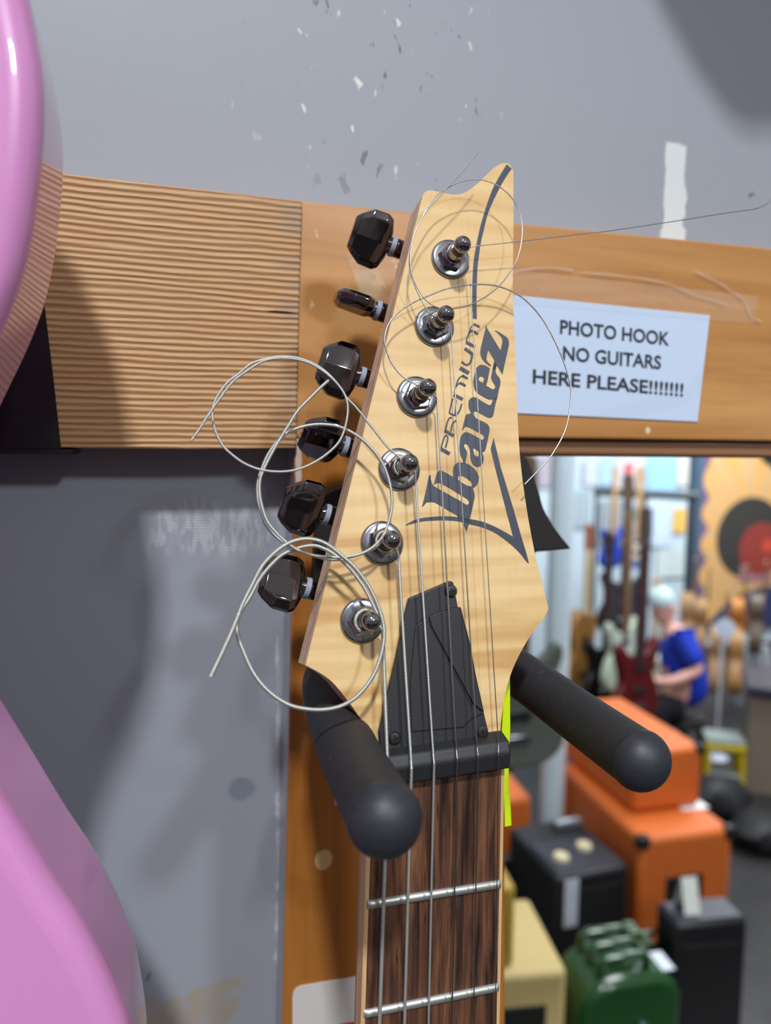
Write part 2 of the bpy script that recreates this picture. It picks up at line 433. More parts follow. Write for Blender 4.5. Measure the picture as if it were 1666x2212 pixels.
# varnished board, right, and its post below
vb = slab('trim_2', [pP(640, 432), pP(880, 457), pP(1110, 481), pP(1390, 508), pP(1668, 536), pP(2300, 600), pP(2300, 958), pP(1668, 953), pP(1130, 946), pP(636, 946)], YP, YW - 0.0005, M_board, 0.001)
vp = slab('trim_3', [pP(637, 947), pP(1085, 947), pP(1090, 1500), pP(1092, 2212), pP(1092, 3400), pP(585, 3400), pP(610, 2212), pP(622, 1700), pP(634, 1100)], YP, YW - 0.0005, M_post, 0.001)
lt = Sh(); a, b = atY(1095, 940, YP + 0.004), atY(1100, 985, YP + 0.004); lt.box(a.x, 3.0, YP + 0.004, YW + 0.09, b.z, zbot + 0.0005)
tag(lt.build('trim_4', M_lintel, bev=0.002), kind='structure')
tag(mesh('wall_far', [(-1, 5.9, 0), (11, 5.9, 0), (11, 5.9, 3.4), (-1, 5.9, 3.4)], [(0, 1, 2, 3)], P((196, 214, 226), 0.7), smooth=False), kind='structure')
tag(mesh('wall_right', [(9.4, -3, 0), (9.4, 5.9, 0), (9.4, 5.9, 3.4), (9.4, -3, 3.4)], [(0, 1, 2, 3)], P((190, 190, 188), 0.7), smooth=False), kind='structure')

# ================================================================== paper sign
sg = empty('paper_sign', pP(1320, 910) + Vector((0, -0.0006, 0)), 'white paper sign reading PHOTO HOOK taped on the varnished board', 'sign')
YS = YP - 0.0006
V, Fc = prism([atY(1108, 637, YS), atY(1534, 681, YS), atY(1507, 911, YS), atY(1108, 892, YS)], (0, 0.0004, 0))
mesh('sheet', V, Fc, M_paper, sg, smooth=False)
def text_line(txt, b0, b1, cap, Y, mat, parent, name):
    cu = bpy.data.curves.new(name, 'FONT'); cu.body = txt; cu.resolution_u = 4; cu.offset = 0.021; cu.space_character = 1.0
    o = bpy.data.objects.new(name, cu); COL.objects.link(o)
    bpy.context.view_layer.update()
    me = bpy.data.meshes.new_from_object(o.evaluated_get(bpy.context.evaluated_depsgraph_get()))
    bpy.data.objects.remove(o); bpy.data.curves.remove(cu)
    xs = [v.co.x for v in me.vertices]; ys = [v.co.y for v in me.vertices]
    x0, x1, y1 = min(xs), max(xs), max(ys)
    A = atY(*b0, Y); B = atY(*b1, Y); Ct = atY(*cap, Y)
    U = (B - A) / (x1 - x0); Vv = Vector((0, 0, (Ct - A).z / y1))
    off = wloc(parent)
    for v in me.vertices: v.co = A + U * (v.co.x - x0) + Vv * v.co.y - off
    me.materials.clear(); me.materials.append(mat)
    ob = bpy.data.objects.new(name, me); COL.objects.link(ob); ob.parent = parent
    return ob
YT = YS - 0.0002
text_line('PHOTO HOOK', (1210, 720), (1446, 746), (1210, 690), YT, M_text, sg, 'lettering')
text_line('NO GUITARS', (1216, 777), (1428, 797), (1216, 747), YT, M_text, sg, 'lettering')
text_line('HERE PLEASE!!!!!!!', (1151, 827), (1476, 856), (1151, 797), YT, M_text, sg, 'lettering')

# clear packing tape over the board, wrinkled
g = G('clear_tape'); w = g.noise(g.map((30, 30, 60)), 1, 3, 0.5, 1.5)
tr = g.n.new('ShaderNodeBsdfTransparent'); mx = g.n.new('ShaderNodeMixShader')
g.set(Base_Color=(0.9, 0.9, 0.9), Roughness=0.08, Specular_IOR_Level=0.6); g.bump(w, 0.7, 0.002)
mx.inputs[0].default_value = 0.045; g.l.new(tr.outputs[0], mx.inputs[1]); g.l.new(g.b.outputs[0], mx.inputs[2]); g.l.new(mx.outputs[0], g.n['Material Output'].inputs[0])
M_tape = g.m
def film(name, px, mat, label, c, wr=()):
    n, m = 30, 8; V = []; Fc = []
    tl, tr_, br, bl = px
    for i in range(n + 1):
        for j in range(m + 1):
            s, t = i / n, j / m
            x = (tl[0] * (1 - s) + tr_[0] * s) * (1 - t) + (bl[0] * (1 - s) + br[0] * s) * t
            y = (tl[1] * (1 - s) + tr_[1] * s) * (1 - t) + (bl[1] * (1 - s) + br[1] * s) * t
            r = 0.0005 * abs(math.sin(9 * s + 5 * t)) * t * (1 - t) * 4
            V.append(atY(x, y, YP - 0.0010 - r))
    for i in range(n):
        for j in range(m):
            k = i * (m + 1) + j; Fc.append((k, k + 1, k + m + 2, k + m + 1))
    o = mesh(name, V, Fc, mat); tag(o, label, c); sl = o.modifiers.new('film', 'SOLIDIFY'); sl.thickness = 0.0001
    return o
tape0 = film('clear_tape', ((1104, 582), (1640, 640), (1630, 700), (1104, 655)), M_tape, 'wrinkled clear tape along the top of the paper sign', 'tape')
g = G('crease_glint_film'); tr = g.n.new('ShaderNodeBsdfTransparent'); mx = g.n.new('ShaderNodeMixShader')  # pale ridges on the tape creases, their glints put into the colour
g.set(Base_Color=(0.85, 0.85, 0.86), Roughness=0.12); mx.inputs[0].default_value = 0.14
g.l.new(tr.outputs[0], mx.inputs[1]); g.l.new(g.b.outputs[0], mx.inputs[2]); g.l.new(mx.outputs[0], g.n['Material Output'].inputs[0])
for L in ([(1255, 588), (1360, 598), (1440, 612), (1500, 636), (1572, 658)], [(1500, 585), (1545, 606), (1580, 628), (1610, 650), (1622, 682), (1645, 694)], [(1108, 586), (1180, 578), (1240, 584)]):
    Q = cat(L, 8); mesh('crease_glint', *tube([atY(x, y, YP - 0.0013) for x, y in Q], [0.00045 * (0.5 + 0.9 * abs(math.sin(i * 0.37))) for i in range(len(Q))], 8), g.m, tape0)
film('clear_tape', ((745, 545), (905, 545), (880, 690), (800, 690)), M_tape, 'scrap of clear tape on the varnished board behind the tuners', 'tape')

# white label and scrap on the post
lb = empty('price_label', pP(700, 2300), 'white rounded label stuck low on the varnished post', 'label')
ptsl = [(632, 2320), (632, 2154), (634, 2143), (640, 2135), (650, 2130), (775, 2109), (820, 2102), (820, 2320)]
V, Fc = prism([atY(x, y, YP - 0.0006) for x, y in ptsl], (0, 0.0004, 0)); mesh('sheet', V, Fc, plain('label_white', (216, 216, 212), 0.6), lb, smooth=False)
V, Fc = prism([atY(x, y, YP - 0.0009) for x, y in [(735, 2212), (735, 2230), (815, 2222), (815, 2200)]], (0, 0.0002, 0)); mesh('red_print', V, Fc, P((205, 70, 50), 0.6), lb, smooth=False)
V, Fc = prism([atY(x, y, YP - 0.0006) for x, y in [(723, 1695), (745, 1695), (745, 1738), (723, 1740)]], (0, 0.0004, 0))
tag(mesh('sticker', V, Fc, plain('sticker_white', (205, 205, 210), 0.6), smooth=False), 'small white sticker on the post beside the left hanger arm', 'sticker')

# black tape on the raw board
tp = empty('black_tape', pL(60, 970), 'glossy black tape wrapped round the raw board behind the pink guitar', 'tape')
g = G('glossy_black_tape'); w = g.noise(g.map((30, 30, 60)), 1, 3); g.set(Base_Color=g.mix(w, lin(16, 16, 20), lin(30, 30, 34)), Roughness=0.22); g.bump(w, 0.25, 0.002)
V, Fc = prism([atY(x, y, YL - 0.0007) for x, y in [(70, 480), (97, 668), (115, 815), (132, 969), (-300, 966), (-300, 460)]], (0, 0.0006, 0)); mesh('front_wrap', V, Fc, g.m, tp, smooth=False)
q = atY(158, 972, YL); q2 = atY(-300, 966, YL)
zb = min(pL(160, 968).z, pL(-520, 962).z)
s_ = Sh(); s_.box(q2.x, q.x, YL - 0.0008, YL + 0.030, zb - 0.0022, zb - 0.0003); s_.build('folded_edge', g.m, tp)

# ================================================================== the guitar on the hook
base = Vector((HP.x, YN + 0.012, HP.z - 0.18))
GT = empty('electric_guitar', HP.copy(), 'maple headstock electric guitar hanging in the black padded yoke', 'guitar')
# -- headstock
e1 = [(660, 1437), (911, 431)]
e2 = cat([(911, 431), (914, 421), (920, 414), (932, 411), (955, 416), (980, 420.5), (1002, 417), (1023, 404), (1043, 386), (1060, 369), (1076, 357), (1090, 352), (1102, 356), (1109, 370)], 4)
e3 = cat([(1109, 370), (1109.5, 468), (1108.4, 569), (1108.4, 636), (1110.8, 703), (1115, 804), (1120, 930), (1126, 1010), (1139, 1105), (1157, 1201), (1172, 1260), (1185, 1314)], 4)
e4 = cat([(1185, 1314), (1175, 1335), (1157, 1357), (1138, 1386), (1120, 1419), (1105, 1453), (1094, 1490), (1087, 1527), (1083, 1556), (1080, 1597), (1080, 1632)], 4)
e5 = [(1080, 1632), (950, 1650), (817, 1668)]
e6 = cat([(817, 1668), (816, 1620), (811, 1595), (794, 1572), (774, 1545), (758, 1522), (737, 1495), (717, 1472.5), (692, 1454), (660, 1437)], 4)
out = e1[:-1] + [(660 + (251) * t / 8, 1437 - 1006 * t / 8) for t in range(1, 8)] + e2[:-1] + e3[:-1] + e4[:-1] + e5[:-1] + e6[:-1]
face = [HS(x, y) for x, y in out]
n = len(face); V = []; Fc = []; mi = []
levels = [0.0, -0.0003, -0.0045, -0.0050, -0.0130]
for lv in levels: V += [p + HN * lv for p in face]
Fc.append(tuple(range(n))); mi.append(0)
for li, mm in zip(range(4), (0, 1, 2, 1)):
    for i in range(n):
        Fc.append((li * n + i, li * n + (i + 1) % n, (li + 1) * n + (i + 1) % n, (li + 1) * n + i)); mi.append(mm)
Fc.append(tuple(range(5 * n - 1, 4 * n - 1, -1))); mi.append(1)
me = mesh('headstock', V, Fc, [M_maple, M_sideA, M_sideB], GT, smooth=False)
# material indices again after the normals were recalculated (face order is kept)
for p_, k in zip(me.data.polygons, mi): p_.material_index = k
# -- printed logo
def mk(ox, oy, sc): return lambda L: [(ox + x / sc, oy + y / sc) for x, y in L]
cA, cB, cC, cD, cE = mk(940, 680, 9.2556), mk(870, 880, 9.2556), mk(860, 1000, 5.553), mk(980, 860, 13.883), mk(1020, 340, 6.145)
Zp = cA([(1020,210),(1060,300),(1140,430),(1310,710),(1335,600),(1352,520),(1340,460),(1300,410),(1240,350),(1195,320),(1215,312),(1280,345),(1380,410),(1430,445),(1465,490),(1480,550),(1478,610),(1450,740),(1400,960),(1350,1195),(1310,1130),(1240,1012),(1222,1050),(1210,1110),(1150,1090),(1185,940),(1185,905),(1150,840),(1100,760),(1075,712),(1058,730),(1040,800),(1030,880),(1045,930),(1090,980),(1122,1012),(1112,1030),(1080,1015),(1000,950),(945,890),(915,810),(906,740),(920,640),(960,480),(1000,320)])
Ep = cA([(1185,940),(1240,1012),(1222,1050),(1210,1110),(1218,1165),(1250,1215),(1290,1260),(1310,1320),(1305,1400),(1280,1500),(1240,1692),(1150,1692),(1100,1697),(1050,1682),(970,1640),(900,1600),(850,1570),(800,1510),(775,1430),(764,1340),(780,1240),(805,1110),(830,1060),(870,1020),(910,998),(970,1000),(1040,1030),(1100,1075),(1090,1120),(1060,1280),(1025,1415),(1090,1455),(1150,1490),(1190,1480),(1208,1440),(1195,1400),(1150,1330),(1118,1260),(1130,1200),(1150,1090)])
Eh = cA([(985,1265),(960,1358),(915,1340),(870,1305),(875,1265),(905,1228),(950,1240)])
Np = cD([(1310,-10),(1250,220),(1200,500),(1175,550),(1130,585),(1070,590),(1000,570),(860,490),(740,430),(650,388),(610,410),(592,450),(605,510),(650,575),(720,625),(800,665),(900,710),(1020,780),(1060,830),(1085,910),(1080,1000),(1040,1200),(1000,1380),(970,1520),(940,1590),(860,1640),(895,1720),(910,1830),(890,1930),(840,2020),(760,2060),(680,2055),(610,2020),(560,1960),(520,1860),(500,1750),(500,1620),(485,1540),(450,1440),(410,1380),(365,1365),(320,1400),(315,1440),(350,1510),(395,1580),(408,1650),(400,1730),(370,1880),(350,1960),(270,1950),(290,1900),(260,1800),(210,1720),(190,1600),(180,1450),(190,1280),(210,1170),(260,1080),(330,1025),(400,1020),(490,1050),(600,1105),(730,1180),(780,1215),(850,1250),(890,1240),(915,1180),(910,1130),(860,1085),(750,1030),(600,945),(480,885),(400,855),(350,860),(300,930),(275,960),(258,945),(320,700),(360,530),(385,490),(430,470),(500,470),(520,430),(490,370),(460,300),(445,200),(455,80),(495,21),(555,-24),(630,-31),(720,6),(900,120),(1040,200),(1085,213),(1130,190),(1165,100),(1172,35),(1180,-10)])
Nh = cD([(585,1515),(650,1515),(720,1570),(760,1640),(750,1730),(710,1755),(660,1735),(620,1680),(605,1600)])
Bp = cB([(790,1265),(1015,1390),(1005,1290),(1015,1200),(1050,1135),(1110,1100),(1180,1105),(1260,1110),(1340,1150),(1430,1220),(1490,1300),(1525,1390),(1520,1480),(1480,1560),(1405,1625),(1430,1690),(1445,1780)]) + cC([(895,540),(860,680),(850,740),(822,828),(790,750),(760,690),(700,622),(600,570),(500,505),(440,475),(400,468),(340,475),(315,505),(298,525),(289,522)]) + cB([(420,1860),(460,1690),(500,1500),(525,1380),(540,1350),(560,1355),(565,1440),(585,1510),(612,1556),(622,1570),(740,1640),(900,1730),(1100,1840),(1190,1890),(1280,1950),(1325,1930),(1330,1880),(1290,1830),(1190,1770),(1000,1650),(860,1570),(740,1510),(690,1510),(650,1530),(624,1548),(640,1480),(660,1400),(690,1300),(740,1262)])
Bh = cB([(1105,1400),(1135,1365),(1200,1370),(1290,1420),(1370,1490),(1390,1550),(1370,1580),(1310,1570),(1230,1530),(1150,1480),(1110,1440)])
Sw = cC(cat([(80,751),(180,692),(280,662),(420,645),(560,638),(700,648),(860,672),(1000,700),(1120,745),(1250,810),(1382,886)], 3)[:-1] + [(1382,886),(1330,690),(1270,460),(1166,55),(1112,-173),(1150,-305),(1160,-250),(1234,55),(1300,270),(1400,600),(1470,850),(1540,1080),(1572,1207)] + cat([(1572,1207),(1540,1180),(1470,1090),(1380,1000),(1270,910),(1150,830),(1020,775),(860,735),(720,700),(580,688),(440,690),(300,700),(180,727)], 3)[1:])
St = cE(cat([(460,92),(400,190),(330,310),(260,450),(180,680),(110,920),(60,1150),(20,1400),(5,1700),(5,2135)], 4) + cat([(65,2145),(60,1900),(65,1650),(75,1450),(100,1250),(120,1120),(160,950),(210,750),(280,580),(380,380),(450,260),(528,148)], 4))
LH = 0.00012
def poly_mesh(name, polys, h, mat, parent):
    s = Sh()
    for outer, holes in polys:
        pts = list(outer) + [q for hh in holes for q in hh]
        P3 = [HS(x, y, h) for x, y in pts]
        tris = fill([(x, y, 0) for x, y in outer], [[(x, y, 0) for x, y in hh] for hh in holes])
        s.add(P3, tris)
    return s.build(name, mat, parent, smooth=False)
poly_mesh('logo', [(Zp, []), (Ep, [Eh]), (Np, [Nh]), (Bp, [Bh]), (Sw, []), (St, [])], LH, M_ink, GT)
def strokes(L):
    polys = []
    for pts, w in L:
        pts = cat(pts, 4) if len(pts) > 2 else pts
        Lf, R = [], []
        for i, p in enumerate(pts):
            a = pts[max(0, i - 1)]; b = pts[min(len(pts) - 1, i + 1)]
            dx, dy = b[0] - a[0], b[1] - a[1]; q = math.hypot(dx, dy) or 1
            nx, ny = -dy / q * w / 2, dx / q * w / 2
            Lf.append((p[0] + nx, p[1] + ny)); R.append((p[0] - nx, p[1] - ny))
        for i in range(len(pts) - 1):
            polys.append([Lf[i], Lf[i + 1], R[i + 1], R[i]])
    return polys
prA = strokes([([(765,192),(820,205),(895,245)],48),([(780,186),(725,245),(680,360),(640,480),(622,560)],26),([(715,330),(760,325),(862,388)],48),([(690,375),(705,345),(745,320)],26),([(628,552),(805,640)],62),
               ([(592,670),(745,780)],62),([(748,770),(735,880),(695,968),(640,1002),(590,982),(530,935)],40),([(497,1060),(680,1168)],78),
               ([(540,1222),(580,1232),(655,1278)],50),([(560,1216),(500,1250),(455,1320),(425,1410),(385,1560)],28),([(490,1375),(530,1372),(612,1424)],50),([(435,1430),(460,1385),(510,1362)],26),([(372,1598),(556,1690)],64),
               ([(358,1668),(322,1800),(288,1950)],30),([(280,1950),(340,1990),(420,2005),(470,1950),(505,1880),(535,1780)],34),([(425,1700),(405,1985)],30)])
prB = strokes([([(990,208),(935,215),(895,300),(858,450)],32),([(842,462),(1022,570)],66),([(968,480),(985,370),(1020,300),(1085,258)],32),
               ([(775,810),(800,700),(832,600),(870,562),(905,600),(890,700),(855,805)],30),([(757,825),(945,930)],72)])
poly_mesh('series_lettering', [(cA(p), []) for p in prA] + [(cB(p), []) for p in prB], LH, M_ink, GT)
# -- neck, fretboard, binding, frets
def NX(px, py): return atY(px, py, YN)
tL, bL, tR, bR = NX(805.5, 1690), NX(788, 2212), NX(1083, 1690), NX(1073, 2212)
def lerpx(a, b, z): t = (z - a.z) / (b.z - a.z); return a.x + (b.x - a.x) * t
zN, zE = HP.z - 0.004, HP.z - 0.40
s = Sh(); 
def quad(zs, f):
    V = []; Fc = []
    for z in zs: V += f(z)
    k = len(f(zs[0]))
    for i in range(len(zs) - 1):
        for j in range(k): Fc.append((i * k + j, i * k + (j + 1) % k, (i + 1) * k + (j + 1) % k, (i + 1) * k + j))
    Fc.append(tuple(range(k))); Fc.append(tuple((len(zs) - 1) * k + j for j in range(k)))
    return V, Fc
Bw = 0.0012
zs = [zN, HP.z - 0.1, zE]
mesh('fretboard', *quad(zs, lambda z: [(lerpx(tL, bL, z), YN, z), (lerpx(tR, bR, z), YN, z), (lerpx(tR, bR, z), YN + 0.006, z), (lerpx(tL, bL, z), YN + 0.006, z)]), M_rose, GT, smooth=False)
for a, b, sg_ in ((tL, bL, -1), (tR, bR, 1)):
    mesh('binding', *quad(zs, lambda z: [(lerpx(a, b, z), YN, z), (lerpx(a, b, z) + sg_ * Bw, YN + 0.0003, z), (lerpx(a, b, z) + sg_ * Bw, YN + 0.006, z), (lerpx(a, b, z), YN + 0.006, z)]), side_mat('neck_binding_wood', (206, 166, 116), (222, 184, 136)), GT, smooth=False)
def neck_sec(z):
    x0, x1 = lerpx(tL, bL, z) - Bw, lerpx(tR, bR, z) + Bw; xc, hw = (x0 + x1) / 2, (x1 - x0) / 2
    return [(x0, YN + 0.0062, z), (x1, YN + 0.0062, z)] + [(xc + hw * math.cos(q), YN + 0.0075 + 0.0125 * math.sin(q), z) for q in [math.pi * k / 12 for k in range(13)]]
mesh('neck', *quad([zN + 0.004, HP.z - 0.1, zE], neck_sec), side_mat('neck_wood', (176, 128, 88), (198, 150, 108)), GT)
zn = NX(985, 1690).z
dL, dR = NX(796, 1950), NX(1084, 1905)
for k in range(1, 9):
    z = zn - 0.648 * (1 - 2 ** (-k / 12)) + (0.0012 if k == 1 else 0.0005)
    x0, x1 = lerpx(tL, bL, z) - 0.0004, lerpx(tR, bR, z) + 0.0004
    mid = (x0 + x1) / 2; sl = (dL.z - dR.z) / (dL.x - dR.x)
    pr = [(0.0014 * math.cos(q), 0.0012 * math.sin(q)) for q in [math.pi * i / 8 for i in range(9)]]
    V = []; 
    for x, kf in ((x0, 0.55), (x0 + 0.0006, 0.9), (x0 + 0.0012, 1), (x1 - 0.0012, 1), (x1 - 0.0006, 0.9), (x1, 0.55)):
        zz = z + (x - mid) * sl
        V += [(x, YN - b * kf, zz + a) for a, b in pr]
    Fc = [(i * 9 + j, i * 9 + j + 1, (i + 1) * 9 + j + 1, (i + 1) * 9 + j) for i in range(5) for j in range(8)] + [tuple(range(9)), tuple(45 + j for j in range(9))]
    mesh('fret', V, Fc, M_fret, GT)
# -- nut
NB, NT = [], []
prof = [(YN + 0.0005, 1692, 1662), (YN - 0.0028, 1689, 1660), (YN - 0.0032, 1655, 1627.5), (YN - 0.0012, 1634, 1607), (YN + 0.0035, 1640, 1612)]
xr = NX(1094, 1660).x; x0 = lerpx(tL, bL, zN) - 0.0015
V = []
pr2 = [(YN + 0.001, 0), (YN - 0.0030, 0), (YN - 0.0034, 0.0054), (YN - 0.0018, 0.0086), (YN + 0.004, 0.0100)]
zr = atY(1094, 1662, YN - 0.003).z; zl = atY(892, 1692, YN - 0.003).z; sl = (zr - zl) / (atY(1094, 1662, YN - 0.003).x - atY(892, 1692, YN - 0.003).x)
for x in (x0, xr): V += [(x, y, zr + (x - xr) * sl + z) for y, z in pr2]
Fc = [(j, (j + 1) % 5, 5 + (j + 1) % 5, 5 + j) for j in range(5)] + [(0, 1, 2, 3, 4), (5, 6, 7, 8, 9)]
bevel(mesh('nut', V, Fc, M_plastic, GT, smooth=False), 0.0008, 3)
# -- truss rod cover
cv = [(885, 1292), (974, 1254), (980, 1258), (991, 1316), (1012.7, 1384), (1027, 1456), (1047, 1542), (1063, 1611), (838, 1633), (824, 1632), (820, 1582), (834.5, 1517), (856, 1424), (874, 1337)]
V, Fc = prism([HS(x, y, 0.0024) for x, y in cv], HN * -0.0023)
TC = bevel(mesh('truss_rod_cover', V, Fc, M_plastic, GT, smooth=False), 0.0004, 2)
cF = mk(640, 1150, 2.777)
for L, hh in (([(716,566),(762,524),(792,510),(800,560),(1052,1048),(1120,1084),(1054,1116),(1000,1168),(694,1196),(686,900)], 0.0028), ([(800,506),(850,482),(960,452),(982,455),(1033,650),(1073,850),(1122,1074),(1066,1030),(812,560)], 0.0031)):
    cx_, cy_ = sum(x for x, y in L) / len(L), sum(y for x, y in L) / len(L)
    V, Fc = prism([HS(x, y, 0.00246) for x, y in cF([(x + (5 if x > cx_ else -5), y + (5 if y > cy_ else -5)) for x, y in L])], HN * -0.0001); mesh('groove_shade', V, Fc, P((12, 12, 14), 0.7), TC, smooth=False)  # flat dark sheet round the panel, groove shade put into its colour
    V, Fc = prism([HS(x, y, hh) for x, y in cF(L)], HN * -0.0006)
    bevel(mesh('raised_panel', V, Fc, M_plastic, TC, smooth=False), 0.00015, 2)
V, Fc = prism([HS(x, y, 0.00255) for x, y in cF([(793,556),(812,562),(1066,1030),(1054,1046)])], HN * -0.0004); mesh('groove_shade', V, Fc, P((14, 14, 16), 0.6), TC, smooth=False)  # diagonal groove drawn as a dark strip, its shade in the colour
for px, py in ((974, 1277), (852, 1594), (1041, 1580)):
    O = HS(px, py, 0.0024)
    sc = mesh('screw', *lathe(O, HN, [(0.0021, -0.0005), (0.0021, 0.0003), (0.0015, 0.0010), (0.0004, 0.0012)], 20), P((34, 35, 38), 0.4), TC)
    u = Vector((1, 0, 0)); v = HN.cross(u)
    s2 = Sh()
    for a, b in ((u + v * .3, v - u * .3), (v - u * .3, u + v * .3)):
        a = a.normalized(); b = b.normalized()
        s2.prism([O + HN * 0.0012 + a * 0.0011 * i + b * 0.00025 * j for i, j in ((-1, -1), (1, -1), (1, 1), (-1, 1))], HN * 0.0001)
    s2.build('cross_slot', P((8, 8, 9), 0.7), sc, smooth=False)
# -- tuning machines
edge = (HS(911, 431) - HS(660, 1437)).normalized(); outw = edge.cross(HN).normalized()
if outw.x > 0: outw = -outw
POSTS = [(973, 561), (938, 706), (900, 858), (862, 1014), (825, 1173), (782, 1341)]
BUT = [((799, 514), 6), ((765, 653), 80), ((730, 797), -16), ((693, 948), 46), ((652, 1096), 24), ((608, 1256), -28)]
AL = [(0.0, 0.0048, 0.6), (0.0014, 0.0088, 0.9), (0.0034, 0.0100, 1), (0.0086, 0.0098, 1), (0.0126, 0.0070, 1), (0.0142, 0.0054, 0.55)]
for (pp, (bp, ang)) in zip(POSTS, BUT):
    O = HS(*pp)
    tm = mesh('tuning_machine', *lathe(O, HN, [(0.0069, 0.0), (0.0070, 0.0004), (0.0067, 0.0010), (0.0060, 0.0012), (0.0048, 0.0013)], 48), M_washer, GT, sharp=50)
    hexp = []
    u = edge; v = HN.cross(edge)
    rt = 0.3 + pp[0] * 0.01
    for r, z in ((0.0049, 0.0011), (0.0049, 0.0024), (0.0044, 0.0030)): hexp.append([O + HN * z + (u * math.cos(rt + k * math.pi / 3) + v * math.sin(rt + k * math.pi / 3)) * r for k in range(6)])
    V = [q for L in hexp for q in L]; Fc = [(i * 6 + k, i * 6 + (k + 1) % 6, (i + 1) * 6 + (k + 1) % 6, (i + 1) * 6 + k) for i in range(2) for k in range(6)] + [tuple(range(6)), tuple(range(12, 18))]
    mesh('hex_nut', V, Fc, M_post_metal, tm, smooth=False)
    pr = [(0.0031, 0.0026), (0.0031, 0.0031), (0.0027, 0.0033), (0.0026, 0.0062), (0.0023, 0.0070), (0.0025, 0.0076), (0.0025, 0.0082)]
    pr += [(0.0029 * math.sin(q), 0.0108 - 0.0029 * math.cos(q)) for q in [math.radians(62 + 118 * k / 14) for k in range(14)]] + [(0.00005, 0.0137)]
    mesh('string_post', *lathe(O, HN, pr, 28), M_post_metal, tm, sharp=50)
    # button, shaft and washer
    C0 = HS(*bp, -0.0195); I0 = C0 - outw * 0.0073
    vw = (C0 - EYE).normalized()
    a = math.atan2(HN.dot(vw), edge.dot(vw)) - math.pi / 2 + math.radians(ang)        # 0 = broad side towards the aisle
    vv = edge * math.cos(a) + HN * math.sin(a); ww = -edge * math.sin(a) + HN * math.cos(a)
    V = []; Fc = []
    SEC = [(-1, -0.0012), (-0.74, -0.0027), (0, -0.0036), (0.74, -0.0027), (1, -0.0012), (1, 0.0012), (0.74, 0.0027), (0, 0.0036), (-0.74, 0.0027), (-1, 0.0012)]
    for uu, hv, tk in AL:
        for c_v, c_w in SEC: V.append(I0 + outw * uu + vv * c_v * hv + ww * c_w * tk)
    K = len(SEC)
    for i in range(len(AL) - 1):
        for k in range(K): Fc.append((i * K + k, i * K + (k + 1) % K, (i + 1) * K + (k + 1) % K, (i + 1) * K + k))
    Fc += [tuple(range(K)), tuple((len(AL) - 1) * K + k for k in range(K))]
    bevel(mesh('tuner_button', V, Fc, M_black, tm, smooth=True, sharp=14), 0.00035, 2, 14)
    s_ = Sh(); s_.lathe(I0, -outw, [(0.0030, -0.001), (0.0030, 0.0008)], 24); s_.lathe(I0, -outw, [(0.0029, 0.0022), (0.0034, 0.0026), (0.0034, 0.005), (0.0031, 0.0056), (0.0031, 0.020)], 24)
    s_.build('button_shaft', M_black, tm)
    mesh('nylon_washer', *lathe(I0, -outw, [(0.0034, 0.0006), (0.0036, 0.0008), (0.0036, 0.0022), (0.0034, 0.0024)], 24), M_nylon, tm)
# -- strings: speaking length, wrap on the post, curled loose end
def string(name, front, post, coil, tailpx, h0, h1, rad, pitch, mat, tail_fat=1.0):
    A = HS(*front[0], 0.0058); B = atY(*front[1], YN - 0.0030); B2 = atY(*front[2], YN - 0.0044); D = atY(*front[3], YN - 0.0040)
    E_ = B2 + (D - B2) * 1.9
    pts = [E_, D, B2 + (D - B2) * 0.5, B2, B2 + (B - B2) * 0.5, B, B + (A - B) * 0.5, A]
    O = HS(*post)
    if coil:
        r0 = (A - (O + HN * 0.0056)); r0 -= HN * r0.dot(HN); R = 0.0027 + rad
        r0 = r0.normalized(); t0 = HN.cross(r0)
        for k in range(1, int(20 * coil)):
            q = 2 * math.pi * k / 20
            pts.append(O + HN * (0.0058 - 0.0012 * k / 20) + (r0 * math.cos(q) + t0 * math.sin(q)) * R)
    tl = cat([(x, y, h0 + (h1 - h0) * i / (len(tailpx) - 1)) for i, (x, y) in enumerate(tailpx)], 8)
    pts += [HS(x, y, h) for x, y, h in tl]
    if pitch:
        Q = resample(pts, pitch / 4); rr = [rad * (1.0, 0.93, 0.80, 0.93)[i % 4] for i in range(len(Q))]
        if tail_fat > 1:
            m_ = int(0.018 / (pitch / 4))
            for i in range(max(0, len(Q) - m_), len(Q)): rr[i] *= tail_fat
    else:
        Q = resample(pts, 0.0007); rr = [rad] * len(Q)
    mesh('guitar_string', *tube(Q, rr, 8 if pitch else 6), mat, GT, sharp=80)
string('e6', ((827, 1362), (837, 1640), (839, 1660), (820, 2212)), POSTS[5], 1.4,
       [(815,1325),(790,1275),(763,1236),(736,1208),(702,1186),(669,1179),(618,1194),(588,1218),(561,1251),(541,1288),(518,1325),(512,1349),(514,1372),(524,1402),(548,1454),(580,1493),(619,1520),(657,1531),(700,1533),(740,1524),(775,1501),(805,1462),(822,1420),(830,1373),(824,1330),(803,1278),(772,1232),(738,1200),(703,1174),(669,1164.5),(635,1169),(602,1187),(568,1221),(544,1265),(524,1305),(511,1339),(491,1386),(455,1462)], 0.006, 0.0165, 0.00066, 0.00050, M_steel, 1.25)
